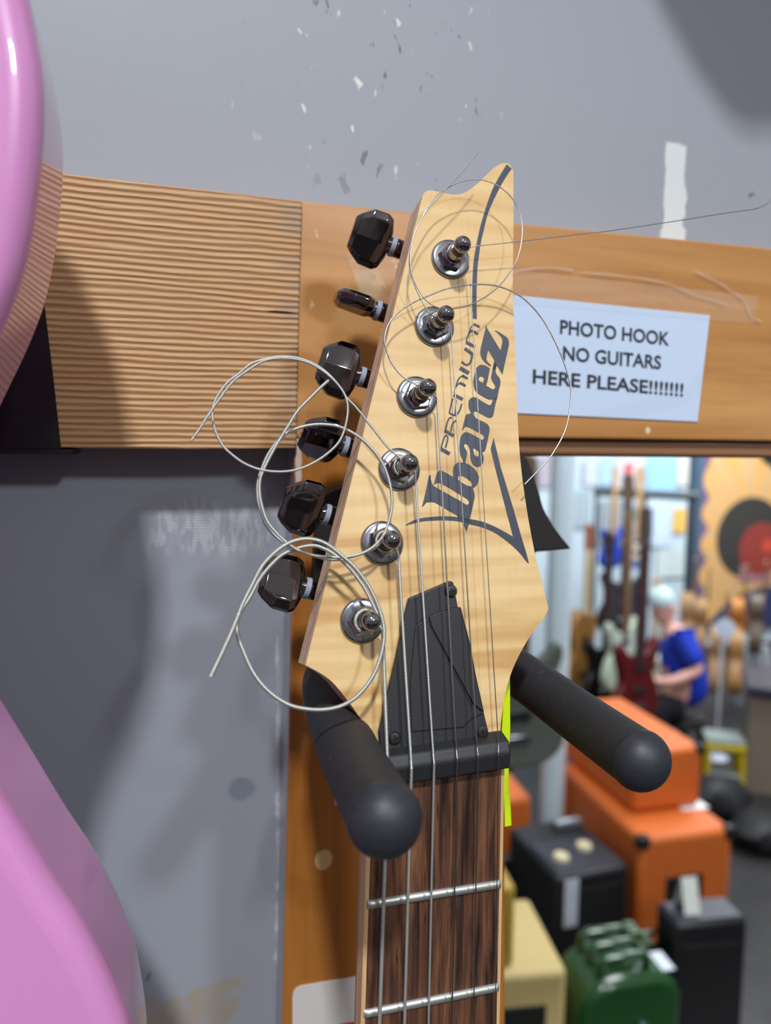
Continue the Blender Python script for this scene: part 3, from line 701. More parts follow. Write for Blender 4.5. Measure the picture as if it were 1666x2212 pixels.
string('a5', ((861, 1200), (888, 1640), (889, 1660), (874, 2212)), POSTS[4], 1.2,
       [(835,1166),(810,1183),(786,1194),(750,1205),(719,1209),(680,1201),(635,1184),(602,1164),(575,1134),(564,1107),(557,1076),(557,1043),(566,1012),(581,979),(608,944),(635,928),(669,918.5),(702,917),(736,923),(773,942),(803,969),(827,1002),(842,1043),(847,1086),(840,1127),(825,1162),(803,1184),(780,1196),(753,1202.5),(719,1204),(679,1200),(649,1191),(622,1174),(598,1152),(578,1127),(567,1097),(561,1066),(562,1036),(572,1009),(589,976),(609,942),(624,918),(643,888),(669,861),(692,838),(711,821)], 0.006, 0.011, 0.00053, 0.00042, M_steel)
string('d4', ((897, 1024), (936, 1628), (938, 1650), (926, 2212)), POSTS[3], 0.8,
       [(868,992),(837,965),(803,922),(770,881),(750,860),(736,838),(716,814),(689,792),(662,779),(635,772),(602,770.6),(568,777),(541,787),(514,809),(494,824),(477,844.5),(465,865),(459,884),(460,908),(467,935),(481,962),(501,982),(528,1001),(561,1014),(598,1019),(635,1016),(669,1004),(702,984),(729,959),(743,932),(751,895),(750,868),(740,844),(719,819),(692,797.5),(664,783),(635,775.6),(602,774),(568,780.7),(534,801),(504,824),(477,858),(454,891),(430,928),(413,952)], 0.0066, 0.014, 0.00040, 0.00036, M_steel)
string('g3', ((944, 857), (986, 1620), (988, 1641), (976, 2212)), POSTS[2], 0.7,
       [(903,833),(871,814),(848,787),(834.5,754),(831,730),(839.5,700),(858,676.5),(888,656),(928,638),(969,623),(1016,615),(1063,616),(1103,628),(1137,649.6),(1170,686.5),(1197,733),(1219,784),(1231,824),(1234,854),(1229,898),(1219,935),(1201,969),(1181,997),(1133,1047)], 0.0068, 0.006, 0.00027, 0, M_plain)
string('b2', ((975, 715), (1031, 1614), (1033, 1634), (1023, 2212)), POSTS[1], 0.7,
       [(945,690),(926,674),(908,643),(892,606),(885,575),(886.6,542),(895,508),(910,473),(928,441),(948.7,417.6),(975.6,401),(1002,391),(1036,388),(1066,396),(1093,414),(1113,438),(1125,468),(1128.6,501),(1123,542),(1110,575),(1080,616),(1046,643),(1012,659.7),(979,666),(945,664),(920,648),(900,618),(888,585),(887,545),(897,502),(919,459),(943,431),(972,399),(1003,366),(1037,323)], 0.0068, 0.012, 0.00021, 0, M_plain)
string('e1', ((1013, 560), (1077, 1607), (1077, 1628), (1070, 2212)), POSTS[0], 0.7,
       [(1012,538),(1028,532),(1120,522),(1260,505),(1315,499),(1454,478.5),(1570,460),(1628,452),(1651,444),(1668,430),(1690,400),(1700,360)], 0.0068, 0.012, 0.00016, 0, M_plain)

# lime tag hanging behind the neck
YG = YN + 0.021
lime = plain('lime_plastic', (214, 246, 24), 0.45)
V = []; L_ = [(1090, 1440, 1102, 1440), (1091, 1492, 1102, 1496), (1087, 1575, 1102.5, 1575), (1086, 1640, 1099, 1640), (1090, 1700, 1099.5, 1700), (1092, 1740, 1103, 1735), (1093, 1786, 1105, 1783)]
for a, b, c, d in L_:
    p, q = atY(a - 2, b, YG), atY(c, d, YG + 0.001); V += [p, q, q + Vector((0, 0.0006, 0)), p + Vector((0, 0.0006, 0))]
Fc = [(i * 4 + j, i * 4 + (j + 1) % 4, i * 4 + 4 + (j + 1) % 4, i * 4 + 4 + j) for i in range(len(L_) - 1) for j in range(4)] + [(0, 1, 2, 3), tuple(len(V) - 4 + j for j in range(4))]
tag(mesh('tag_strip', V, Fc, lime), 'lime yellow strip hanging behind the right side of the guitar neck', 'tag')

# ================================================================== the hanger
HG = empty('guitar_hanger', pP(880, 1300), 'black foam padded wall hanger holding the maple headstock guitar', 'hanger')
def arm(pxs, r):
    pts = cat([tuple(atD(x, y, D)) for x, y, D in pxs], 10); return [Vector(p) for p in pts]
RA = 0.009
armL = arm([(860, 1375, .292), (770, 1405, .283), (712, 1462, .270), (718, 1530, .250), (752, 1620, .222), (793, 1700, .198), (836, 1778, .1765)], RA)
armR = arm([(900, 1380, .296), (1000, 1395, .300), (1080, 1430, .299), (1150, 1475, .284), (1260, 1555, .254), (1394, 1650, .2205)], RA)
for A_ in (armL, armR):
    o = mesh('padded_arm', *tube(A_[:-1], RA, 28), M_foam, HG)
    T = (A_[-1] - A_[-4]).normalized(); E0 = A_[-1]
    rc = 0.0093
    mesh('end_cap', *lathe(E0 - T * 0.003, T, [(RA * 0.9, -0.002), (rc, 0.0)] + [(rc * math.cos(math.radians(q)), 0.0005 + rc * 0.88 * math.sin(math.radians(q))) for q in range(5, 90, 8)] + [(0.0001, 0.0005 + rc * 0.88)], 32), M_cap, o)
st = tube([atD(880, 1350, .33), atD(880, 1370, .30), atD(880, 1378, .288)], 0.008, 16); mesh('stem', *st, M_black, HG)
dk = plain('dark_brown_plate', (32, 29, 29), 0.6)
pl = cat([(1112, 960), (1138, 988), (1152, 1020), (1166, 1062), (1176, 1098), (1200, 1140), (1236, 1186)], 3) + [(1196, 1190), (1158, 1193), (1150, 1280), (1000, 1300), (679, 1262), (683, 1180), (687, 1105)] + cat([(690, 1088), (705, 1066), (735, 1053), (800, 1040), (860, 1000), (900, 960)], 3)
V, Fc = prism([atY(x, y, YP - 0.0085) for x, y in pl], (0, 0.0083, 0)); bevel(mesh('back_plate', V, Fc, dk, HG, smooth=False), 0.001)

# ================================================================== pink guitar, left
PK = empty('electric_guitar', atY(-250, 2000, 0.235), 'glossy pink electric guitar hanging at the left of the raw board', 'guitar')
YF, YB = 0.190, 0.236
sil = cat([(-10, -150), (22, -80), (52, -10), (80, 60), (105, 130), (125, 225), (136, 300), (138.5, 376), (132, 468), (118, 573), (97, 665), (63, 754), (25, 834), (-6, 900), (-42, 990), (-62, 1090), (-72, 1200), (-64, 1320), (-40, 1420), (0, 1498), (75, 1620), (153, 1750), (200, 1822), (241, 1898), (275, 1975), (297, 2045), (318, 2194), (318, 2360), (290, 2560), (220, 2760), (100, 2920), (-60, 3030)], 4)
R_ = [atY(x, y, YB - 0.004) for x, y in sil]
xm = max(p.x for p in R_) - 0.165
Rp = [(p.x, p.z) for p in R_ if p.x > xm + 0.02]
bot = Rp[-1][1] - 0.012
right_side = Rp + [(xm + 0.0, bot)]
left_side = [(2 * xm - x, z) for x, z in reversed(Rp)]
topz = Rp[0][1]
cut = [(2 * xm - Rp[0][0] + 0.012, topz + 0.012), (xm - 0.034, topz - 0.035), (xm - 0.030, topz - 0.06), (xm + 0.030, topz - 0.06), (xm + 0.034, topz - 0.035), (Rp[0][0] - 0.012, topz + 0.012)]
outl = right_side + left_side + cut
V = [(x, YF, z) for x, z in outl]
Vp, Fp = prism(V, (0, YB - YF, 0))
bo = mesh('body', Vp, Fp, M_pink, PK, smooth=True, sharp=60); bevel(bo, 0.0065, 5, 50)
s_ = Sh(); s_.box(xm - 0.027, xm + 0.027, YF - 0.012, YF + 0.012, topz - 0.06, topz + 0.42); s_.build('neck', side_mat('pink_guitar_neck', (190, 140, 80), (205, 160, 100)), PK, 0.004)
s_ = Sh(); s_.box(xm - 0.040, xm + 0.040, YF - 0.006, YF + 0.001, topz - 0.13, topz - 0.10); s_.build('pickup', P((20, 20, 22), 0.4), PK, 0.002)
s_ = Sh(); s_.box(xm - 0.040, xm + 0.040, YF - 0.009, YF + 0.001, topz - 0.24, topz - 0.22); s_.build('bridge', M_washer, PK, 0.002)

# ================================================================== the shop beyond the opening
def cab(name, label, catg, fl_, fr_, Z, depth, mat, z0=0.0, bev=0.012, group=None):
    """cabinet from its front top edge (two pixels) at height Z; returns root, width. Local x along the front, y away from the eye."""
    A, B = atZ(*fl_, Z), atZ(*fr_, Z)
    u = B - A; w = Vector((-u.y, u.x, 0)).normalized()
    if w.dot(A - EYE) < 0: w = -w
    rz = math.atan2(u.y, u.x)
    r = empty(name, (A.x, A.y, z0), label, catg, rz, group)
    s = Sh(); s.box(0, u.length, 0, depth, 0, Z - z0); s.build('case', mat, r, bev, world=False)
    return r, u.length, Z - z0
def part(r, name, mat, boxes, bev=0.003):
    s = Sh()
    for b in boxes: s.box(*b)
    return s.build(name, mat, r, bev, world=False)
def knob_row(r, z, y, xs, rad, mat, name='knob'):
    for x in xs: mesh(name, *lathe((x, y, z), (0, 0, 1), [(rad, 0), (rad, 0.006), (rad * .85, 0.014), (rad * .5, 0.015)], 16), mat, r, world=False)
OR = P((206, 104, 38), 0.55); BK = P((22, 23, 28), 0.5); BK2 = P((44, 47, 58), 0.4)
# orange stack
o1, w1, H1 = cab('amplifier_cabinet', 'large orange speaker cabinet with black handle recess, under a smaller one', 'speaker cabinet', (1386, 1812), (1586, 1788), 0.60, 0.62, OR, bev=0.022)
part(o1, 'handle_recess', P((8, 8, 8), 0.7), [(w1 * .28, w1 * .68, -0.004, 0.03, H1 - 0.32, H1 - 0.15)])
for x in (0.012, w1 - 0.012): part(o1, 'corner_protector', BK, [(x - 0.022, x + 0.022, -0.006, 0.03, H1 - 0.04, H1 + 0.004)], 0.008)
part(o1, 'shelf_card', P((226, 232, 236), 0.7), [(w1 * .72, w1 * 1.02, 0.14, 0.34, H1, H1 + 0.003)])
o2, w2, H2 = cab('guitar_amplifier', 'orange amplifier standing on top of the large orange cabinet', 'amplifier', (1372, 1626), (1521, 1611), 0.83, 0.55, OR, z0=0.604, bev=0.02)
part(o2, 'corner_protector', BK, [(w2 - 0.03, w2 + 0.004, -0.005, 0.03, H2 - 0.03, H2 + 0.004)], 0.006)
o3, w3, H3 = cab('amplifier_cabinet', 'orange cabinet seen between the guitar neck and the white column', 'speaker cabinet', (1010, 1735), (1150, 1722), 0.50, 0.40, OR, bev=0.02)
o4, w4, H4 = cab('speaker_cabinet', 'black cabinet behind the neck, below the orange one left of the column', 'speaker cabinet', (1040, 1868), (1140, 1846), 0.38, 0.05, BK)
# black combo with cream knobs
b1, wb, Hb = cab('guitar_amplifier', 'black combo amplifier with two pale knobs on its top panel', 'amplifier', (1203, 1898), (1361, 1869), 0.52, 0.34, BK, bev=0.015)
part(b1, 'control_panel', BK2, [(0.015, wb - 0.015, 0.02, 0.20, Hb, Hb + 0.006)])
knob_row(b1, Hb + 0.006, 0.09, (wb * .25,), 0.028, P((206, 196, 160), 0.4)); knob_row(b1, Hb + 0.006, 0.13, (wb * .66,), 0.028, P((206, 196, 160), 0.4))
part(b1, 'grille', P((12, 12, 15), 0.8), [(0.02, wb - 0.02, -0.004, 0.02, 0.03, Hb - 0.05)])
part(b1, 'price_tag', P((200, 206, 220), 0.7), [(wb * .10, wb * .28, -0.008, -0.005, Hb - 0.17, Hb - 0.01)], 0.001)
part(b1, 'carry_handle', P((150, 155, 165), 0.35, 0.6), [(wb * .55, wb * .95, 0.26, 0.29, Hb, Hb + 0.035)], 0.01)
# black amp, right, front
b2, wb2, Hb2 = cab('guitar_amplifier', 'tall black amplifier in front of the orange stack with a folded white tag', 'amplifier', (1462, 2000), (1617, 1986), 0.60, 0.11, P((24, 24, 29), 0.45), bev=0.012)
part(b2, 'top_panel', P((50, 52, 62), 0.4), [(0.01, wb2 - 0.01, 0.01, 0.10, Hb2, Hb2 + 0.005)])
part(b2, 'grille', P((12, 12, 15), 0.8), [(0.015, wb2 - 0.015, -0.004, 0.02, 0.03, Hb2 - 0.06)])
p = Sh(); p.prism([(wb2 * .20, 0.09, Hb2), (wb2 * .42, 0.09, Hb2), (wb2 * .42, 0.06, Hb2 + 0.10), (wb2 * .20, 0.06, Hb2 + 0.10)], (0, 0.002, 0)); p.prism([(wb2 * .20, 0.03, Hb2), (wb2 * .42, 0.03, Hb2), (wb2 * .42, 0.06, Hb2 + 0.10), (wb2 * .20, 0.06, Hb2 + 0.10)], (0, 0.002, 0))
p.build('folded_tag', P((226, 230, 224), 0.7), b2, world=False)
# cream combo, bottom
TW = P((190, 170, 112), 0.6)
c1, wc, Hc = cab('guitar_amplifier', 'cream combo amplifier with a black grille beside the guitar neck', 'amplifier', (960, 2118), (1227, 2096), 0.62, 0.30, TW, bev=0.015)
part(c1, 'grille', P((10, 10, 10), 0.8), [(0.04, wc - 0.052, -0.004, 0.02, 0.06, Hc - 0.085)])
g1, wg, Hg = cab('practice_amplifier', 'small gold amplifier standing on the cream combo beside the guitar neck', 'amplifier', (1000, 1925), (1116, 1915), 0.83, 0.11, P((168, 138, 52), 0.4), z0=0.62, bev=0.012)
part(g1, 'grille', P((40, 34, 22), 0.7), [(0.02, wg - 0.03, -0.004, 0.01, 0.03, Hg - 0.07)])
# green jerry cans
def jerry(label, fl_, fr_, Z, dep):
    GR = P((22, 68, 27), 0.22, 0.0, 0.6)
    A, B = atZ(*fl_, Z), atZ(*fr_, Z); u = B - A; w = u.length; rz = math.atan2(u.y, u.x)
    r = empty('jerry_can', (A.x, A.y, 0), label, 'jerry can', rz, 'jerry cans')
    pr = [(0, 0), (0, Z - 0.09), (0.012, Z - 0.04), (0.05, Z - 0.012), (0.10, Z), (w - 0.06, Z), (w - 0.02, Z - 0.02), (w, Z - 0.06), (w, 0)]
    s = Sh(); s.prism([(x, 0, z) for x, z in pr], (0, dep, 0)); s.build('can', GR, r, 0.022, world=False)
    for k in range(3):
        y = dep * (0.2 + 0.3 * k)
        s = Sh(); s.tube([(w * .22, y, Z - 0.01), (w * .24, y, Z + 0.028), (w * .30, y, Z + 0.036), (w * .62, y, Z + 0.036), (w * .68, y, Z + 0.028), (w * .70, y, Z - 0.01)], 0.012, 10); s.build('handle', GR, r, world=False)
    part(r, 'label_card', P((205, 215, 226), 0.6), [(w * .80, w * .97, dep * .15, dep * .55, Z - 0.012, Z - 0.008)])
    s = Sh(); s.lathe((w * .62, -0.004, Z - 0.26), (0, -1, 0), [(0.078, 0), (0.085, 0.006), (0.078, 0.012), (0.066, 0.010)], 32); s.build('speaker_ring', P((120, 122, 124), 0.3, 0.8), r, world=False)
    s = Sh(); s.lathe((w * .62, -0.004, Z - 0.26), (0, -1, 0), [(0.068, 0.0), (0.066, 0.006), (0.03, 0.001), (0.0001, 0.004)], 32); s.build('speaker_cone', P((10, 11, 12), 0.6), r, world=False)
    part(r, 'spout', P((90, 110, 120), 0.3, 0.6), [(w * .55, w * .62, -0.02, 0.0, Z - 0.15, Z - 0.11)], 0.006)
jerry('shiny green jerry can speaker in the front row of amplifiers', (1258, 2130), (1479, 2100), 0.60, 0.17)
jerry('green jerry can half hidden behind the tall black amplifier', (1350, 2052), (1402, 2045), 0.52, 0.06)

# white column
cp = atD(1192, 1760, 2.98)
s_ = Sh(); s_.lathe((cp.x, cp.y, 0), (0, 0, 1), [(0.047, 0.0), (0.047, 3.0)], 24); s_.lathe((cp.x, cp.y, 0), (0, 0, 1), [(0.065, 0.0), (0.065, 0.02), (0.05, 0.03)], 24)
tag(s_.build('support_column', P((196, 214, 224), 0.5)), 'white round column standing right of the guitar neck', 'column')

# ---- guitars further back
def egtr(root, body, neckc, style='s', guard=None, headc=None, depth=0.042, short=0.0):
    """local: z up from the body's lower end, front faces -y"""
    if style == 'ac': o_ = [(0.0, 0.0), (0.11, 0.012), (0.18, 0.06), (0.20, 0.13), (0.175, 0.21), (0.135, 0.27), (0.13, 0.31), (0.145, 0.37), (0.135, 0.43), (0.10, 0.475), (0.03, 0.49)]
    elif style == 'lp': o_ = [(0.0, 0.0), (0.10, 0.012), (0.16, 0.06), (0.172, 0.12), (0.15, 0.19), (0.115, 0.25), (0.125, 0.31), (0.135, 0.36), (0.10, 0.41), (0.055, 0.37), (0.03, 0.36)]
    else: o_ = [(0.0, 0.0), (0.09, 0.008), (0.15, 0.05), (0.165, 0.11), (0.14, 0.18), (0.11, 0.23), (0.125, 0.29), (0.15, 0.36), (0.13, 0.40), (0.09, 0.36), (0.05, 0.33), (0.03, 0.33)]
    Rr = cat(o_, 4)
    out_ = Rr + [(-x, z) for x, z in reversed(Rr[1:])]
    s = Sh(); s.prism([(x, -depth / 2, z) for x, z in out_], (0, depth, 0)); s.build('body', body, root, 0.008, world=False)
    zt = o_[-1][1]; top = 1.0
    s = Sh(); s.box(-0.027, 0.027, -depth / 2 - 0.012, -depth / 2 + 0.012, zt - 0.02, 0.84 - short); s.build('neck', neckc, root, 0.004, world=False)
    s = Sh(); s.prism([(x, -depth / 2 - 0.006, z - short) for x, z in [(-0.025, 0.835), (-0.04, 0.87), (-0.042, 0.98), (-0.02, 1.0), (0.03, 0.985), (0.04, 0.87), (0.025, 0.835)]], (0, 0.014, 0)); s.build('headstock', headc or neckc, root, 0.002, world=False)
    if style == 'ac':
        s = Sh(); s.lathe((0, -depth / 2 - 0.001, 0.31), (0, -1, 0), [(0.048, 0), (0.048, 0.001), (0.0001, 0.0011)], 24); s.build('sound_hole', P((18, 14, 12), 0.8), root, world=False)
        s = Sh(); s.box(-0.07, 0.07, -depth / 2 - 0.008, -depth / 2, 0.13, 0.155); s.build('bridge', P((40, 26, 20), 0.6), root, 0.003, world=False)
    else:
        if guard:
            s = Sh(); s.prism([(x, -depth / 2 - 0.002, z) for x, z in [(-0.09, 0.12), (0.06, 0.06), (0.10, 0.12), (0.07, 0.22), (0.09, 0.30), (0.02, 0.33), (-0.07, 0.30), (-0.10, 0.2)]], (0, 0.002, 0)); s.build('pickguard', guard, root, world=False)
        for z in (0.16, 0.26):
            s = Sh(); s.box(-0.04, 0.04, -depth / 2 - 0.008, -depth / 2, z, z + 0.03); s.build('pickup', P((30, 30, 32), 0.4), root, 0.003, world=False)
        s = Sh(); s.box(-0.04, 0.04, -depth / 2 - 0.01, -depth / 2, 0.09, 0.11); s.build('bridge', M_washer, root, 0.003, world=False)
def place_guitar(label, px, py_bottom, D, body, neckc, style='s', guard=None, headc=None, turn=0.0, depth=0.042, scale=1.0, lean=0.0, group='guitars on the far rack', short=0.0):
    p_ = atD(px, py_bottom, D)
    r = empty('acoustic_guitar' if style == 'ac' else 'electric_guitar', p_, label, 'guitar', 0, group)
    face_ = math.atan2(p_.x, p_.y)                        # turned towards the opening
    r.rotation_euler = (lean, 0, -face_ * 0.8 + turn); r.scale = (scale,) * 3
    egtr(r, body, neckc, style, guard, headc, depth, short)
    return r
BR = P((96, 70, 48), 0.5); MP = P((196, 158, 104), 0.5); DKW = P((60, 44, 40), 0.5)
place_guitar('dull olive guitar body hanging close behind the hanger, right of the neck', 1112, 1655, 1.90, P((84, 90, 82), 0.5), BR, 's', turn=0.35, scale=0.80, group='guitars near the opening')
place_guitar('brown guitar on the far rack just right of the white column', 1243, 1500, 4.3, P((142, 100, 42), 0.4), P((214, 196, 158), 0.5), 'ac', turn=1.0, depth=0.1, headc=P((150, 84, 60), 0.5))
place_guitar('black guitar on the far rack between the brown and pale green ones', 1296, 1525, 4.2, P((16, 17, 20), 0.3), DKW, 's', turn=0.9)
place_guitar('pale green guitar standing on the far rack', 1338, 1490, 4.15, P((188, 206, 186), 0.4), P((120, 92, 66), 0.5), 's', turn=0.9, guard=P((214, 222, 208), 0.4))
place_guitar('dark guitar hung above the pale green one', 1342, 1372, 4.6, P((44, 40, 46), 0.35), P((92, 72, 58), 0.5), 's', turn=0.35, guard=P((60, 58, 64), 0.4))
place_guitar('dark red guitar with a long dark neck beside the seated person', 1368, 1570, 3.75, P((92, 14, 22), 0.3), P((66, 42, 44), 0.5), 's', turn=0.85, headc=P((70, 60, 60), 0.5), scale=1.12)
place_guitar('white guitar standing behind the seated person', 1404, 1512, 4.75, P((206, 212, 218), 0.4), P((196, 180, 150), 0.5), 's', turn=0.7, guard=P((222, 214, 186), 0.4), scale=0.8)
place_guitar('bright blue guitar hung highest on the far rack, left of a paler blue one', 1318, 1228, 5.2, P((40, 78, 196), 0.35), MP, 's', turn=0.8, scale=0.72)
place_guitar('pale blue guitar hung highest on the far rack, next to the bright blue one', 1372, 1230, 5.2, P((126, 152, 214), 0.35), MP, 's', turn=0.5, guard=P((222, 214, 200), 0.4), scale=0.72)
# row of acoustic guitars by the poster
for (px, py, D, tr_, colr, lab) in ((1480, 1412, 5.0, 1.43, (170, 130, 84), 'tan acoustic guitar in the row under the poster, first from the person'),
                                     (1510, 1414, 5.45, 1.43, (164, 126, 80), 'tan acoustic guitar in the row under the poster, second from the person'),
                                     (1545, 1492, 4.75, 1.43, (176, 136, 92), 'tan acoustic guitar in the row behind the round white sign'),
                                     (1588, 1414, 5.4, 1.43, (196, 124, 40), 'amber acoustic guitar right of the round white sign'),
                                     (1630, 1408, 5.3, 1.43, (104, 92, 78), 'dull brown acoustic guitar, last of the row by the counter'),
                                     (1586, 1494, 4.95, 1.43, (178, 134, 80), 'tan acoustic guitar standing low beside the counter')):
    place_guitar(lab, px, py, D, P(colr, 0.45), P((150, 110, 70), 0.5), 'ac', turn=tr_, depth=0.10, scale=0.85, short=0.22, group='acoustic guitars under the poster')
# rail of the rack
a, b = atD(1285, 1062, 5.45), atD(1505, 1072, 5.45)
rk = empty('guitar_rack', ((a.x + b.x) / 2, (a.y + b.y) / 2, 0), 'dark metal guitar rack with a long top rail by the far wall', 'rack')
mesh('rail', *tube([a, b], 0.035, 12), P((52, 60, 70), 0.5), rk)
for t in (0.02, 0.5, 0.98):
    q = a.lerp(b, t); mesh('upright', *tube([(q.x, q.y, 0), q], 0.016, 10), P((60, 64, 70), 0.5), rk)
q = atD(1496, 1200, 5.75); mesh_ = Sh(); mesh_.lathe((q.x, q.y, 0), (0, 0, 1), [(0.055, 0), (0.055, 3.3)], 16)
tag(mesh_.build('steel_post', P((72, 96, 118), 0.5)), 'blue grey post standing left of the sunburst poster', 'post')
# poster with sunburst on the far right
def poster():
    D = 5.35
    c = [atY(1512, 960, 5.86), atY(1790, 960, 5.86), atY(1790, 1345, 5.86), atY(1508, 1345, 5.86)]
    zt, zb_ = c[0].z, c[2].z
    A = Vector((c[0].x, c[0].y, 0)); B = Vector((c[1].x, c[1].y, 0)); u = (B - A); w = u.length; u.normalize()
    r = empty('wall_hanging', (A.x, A.y, 0), 'large orange sunburst wall hanging with a dark round centre', 'wall hanging', math.atan2(u.y, u.x))
    s = Sh(); s.box(0, w, 0, 0.01, zb_, zt); s.build('cloth', P((202, 166, 116), 0.8), r, world=False)
    cx, cz = w * 0.42, zb_ + (zt - zb_) * 0.50
    R0, R1 = 0.40, 1.7
    s = Sh()
    for k in range(22):
        q0 = 2 * math.pi * k / 22; q1 = q0 + math.pi / 22 * 0.9
        pts = []
        for q, rr in ((q0, R0), (q0, R1), (q1, R1), (q1, R0)):
            pts.append((min(w, max(0, cx + rr * math.cos(q))), -0.002, min(zt, max(zb_, cz + rr * math.sin(q)))))
        s.prism(pts, (0, 0.001, 0))
    s.build('rays', P((216, 164, 98), 0.8), r, world=False, smooth=False)
    zz = [(0.0, zb_ + 0.1)]
    for k in range(9): zz += [(0.04 + 0.10 * (k % 2), zb_ + 0.1 + (k + 1) * (zt - zb_ - 0.3) / 10)]
    s = Sh(); s.prism([(x, -0.003, z) for x, z in zz + [(0.20, zt), (0.0, zt)]], (0, 0.001, 0))
    s.build('violet_edge', P((112, 78, 118), 0.8), r, world=False, smooth=False)
    s = Sh(); s.lathe((cx, -0.004, cz), (0, -1, 0), [(0.40, 0), (0.40, 0.001), (0.0001, 0.0012)], 28); s.build('dark_disc', P((52, 50, 48), 0.8), r, world=False)
    s = Sh(); s.lathe((cx + 0.13, -0.006, cz - 0.11), (0, -1, 0), [(0.26, 0), (0.26, 0.001), (0.0001, 0.0012)], 24); s.build('red_disc', P((140, 52, 44), 0.8), r, world=False)
    s = Sh(); s.lathe((cx + 0.21, -0.008, cz - 0.08), (0, -1, 0), [(0.07, 0), (0.07, 0.001), (0.0001, 0.0012)], 24); s.build('bright_red_spot', P((200, 70, 48), 0.8), r, world=False)
    s = Sh(); s.prism([(x, -0.006, z) for x, z in [(w * .05, zb_), (w * .14, zb_ + 0.10), (w * .30, zb_ + 0.32), (w * .55, zb_ + 0.42), (w * .8, zb_ + 0.36), (w, zb_ + 0.2), (w, zb_)]], (0, 0.001, 0)); s.build('navy_band', P((44, 54, 96), 0.8), r, world=False)
    s = Sh(); s.prism([(x, -0.008, z) for x, z in [(w * .22, zb_), (w * .30, zb_ + 0.14), (w * .46, zb_ + 0.18), (w * .60, zb_)]], (0, 0.001, 0)); s.build('maroon_band', P((112, 40, 54), 0.8), r, world=False)
    s = Sh(); s.prism([(x, -0.007, z) for x, z in [(cx - 0.1, cz - 0.26), (cx + 0.24, cz - 0.22), (cx + 0.3, cz - 0.45), (cx - 0.12, cz - 0.42)]], (0, 0.001, 0)); s.build('rose_patch', P((160, 112, 122), 0.8), r, world=False)
    for y in (zb_, ):
        s = Sh(); s.box(-0.02, w + 0.02, -0.01, 0.02, zt, zt + 0.03); s.build('hanging_bar', P((60, 50, 44), 0.5), r, world=False)
poster()
# round white sign
q = atD(1567, 1357, 4.5); 
s_ = Sh(); s_.lathe(q, (-q.x, -q.y, 0), [(0.058, 0), (0.058, 0.006), (0.0001, 0.007)], 28); s_.tube([(q.x, q.y + 0.02, 0.0), (q.x, q.y + 0.02, q.z)], 0.008, 8); s_.lathe((q.x, q.y + 0.02, 0), (0, 0, 1), [(0.07, 0), (0.07, 0.012), (0.01, 0.02)], 20)
tag(s_.build('round_sign', P((200, 212, 222), 0.5)), 'round white sign on a stand in front of the acoustic guitars', 'sign')
# counter
k1 = atD(1622, 1478, 4.1)
ct = empty('shop_counter', (k1.x, k1.y, 0), 'grey counter with a dark top at the right edge', 'counter', math.radians(-38))
part(ct, 'panel', P((128, 116, 102), 0.6), [(0, 1.6, 0, 0.34, 0, k1.z - 0.05)]); part(ct, 'worktop', P((50, 56, 72), 0.3), [(-0.02, 1.63, -0.04, 0.40, k1.z - 0.05, k1.z)], 0.01)
r_ = Sh(); r_.box(0.22, 0.5, 0.06, 0.26, k1.z, k1.z + 0.012); o = r_.build('papers', P((214, 222, 230), 0.6), ct, world=False); o.parent = None
o.location = ct.location; o.rotation_euler = ct.rotation_euler; tag(o, 'white papers lying on the dark counter top', 'paper')
# two grey cases on the counter
for px, lab in ((1604, 'grey cloth covered case, nearer of two behind the counter edge'), (1650, 'grey cloth covered case, farther right of two behind the counter edge')):
    q = atD(px, 1440, 5.6); s_ = Sh(); s_.lathe((q.x, q.y, 0), (0, 0, 1), [(0.07, 0), (0.075, q.z * .5), (0.06, q.z + 0.06), (0.03, q.z + 0.16)], 16)
    tag(s_.build('instrument_case', P((150, 156, 164), 0.6)), lab, 'case', 'grey cases by the counter')
# yellow step stool
st0 = atZ(1556, 1702, 0.0); zt_ = 0.31
sr = empty('step_stool', (st0.x, st0.y, 0), 'yellow step stool standing before the grey counter', 'stool', math.radians(-30))
YE = P((196, 172, 24), 0.4)
for x in (-0.085, 0.085):
    for y in (-0.07, 0.07):
        s_ = Sh(); s_.tube([(x * 1.12, y * 1.15, 0), (x, y, zt_ - 0.02)], 0.018, 10); s_.build('leg', YE, sr, world=False)
part(sr, 'tread', P((128, 140, 136), 0.5), [(-0.105, 0.105, -0.085, 0.085, zt_ - 0.03, zt_)], 0.01); part(sr, 'front_rail', YE, [(-0.105, 0.105, -0.095, -0.075, zt_ - 0.06, zt_ - 0.03)], 0.006); part(sr, 'lower_step', P((112, 122, 120), 0.5), [(-0.08, 0.08, -0.11, -0.02, 0.10, 0.12)], 0.006)
# black gig bags on the floor
for (px, py, sx, sy, sz, lab) in ((1548, 1730, .17, .14, .17, 'black padded bag on the floor beside the yellow stool'), (1650, 1800, .17, .15, .14, 'black padded bag lying on the floor nearest the orange cabinet')):
    q = atZ(px, py, 0.06); V = []; Fc = []
    n1, n2 = 16, 10
    for i in range(n2 + 1):
        ph = math.pi * i / n2
        for j in range(n1):
            th = 2 * math.pi * j / n1; k = 1 + 0.12 * math.sin(3 * th + i) + 0.06 * math.sin(7 * th)
            V.append((q.x + sx * k * math.sin(ph) * math.cos(th), q.y + sy * k * math.sin(ph) * math.sin(th), max(0.002, sz * 0.5 - sz * 0.62 * math.cos(ph) * -1)))
    for i in range(n2):
        for j in range(n1): Fc.append((i * n1 + j, i * n1 + (j + 1) % n1, (i + 1) * n1 + (j + 1) % n1, (i + 1) * n1 + j))
    tag(mesh('gig_bag', V, Fc, P((20, 21, 25), 0.6)), lab, 'bag', 'black bags on the floor')
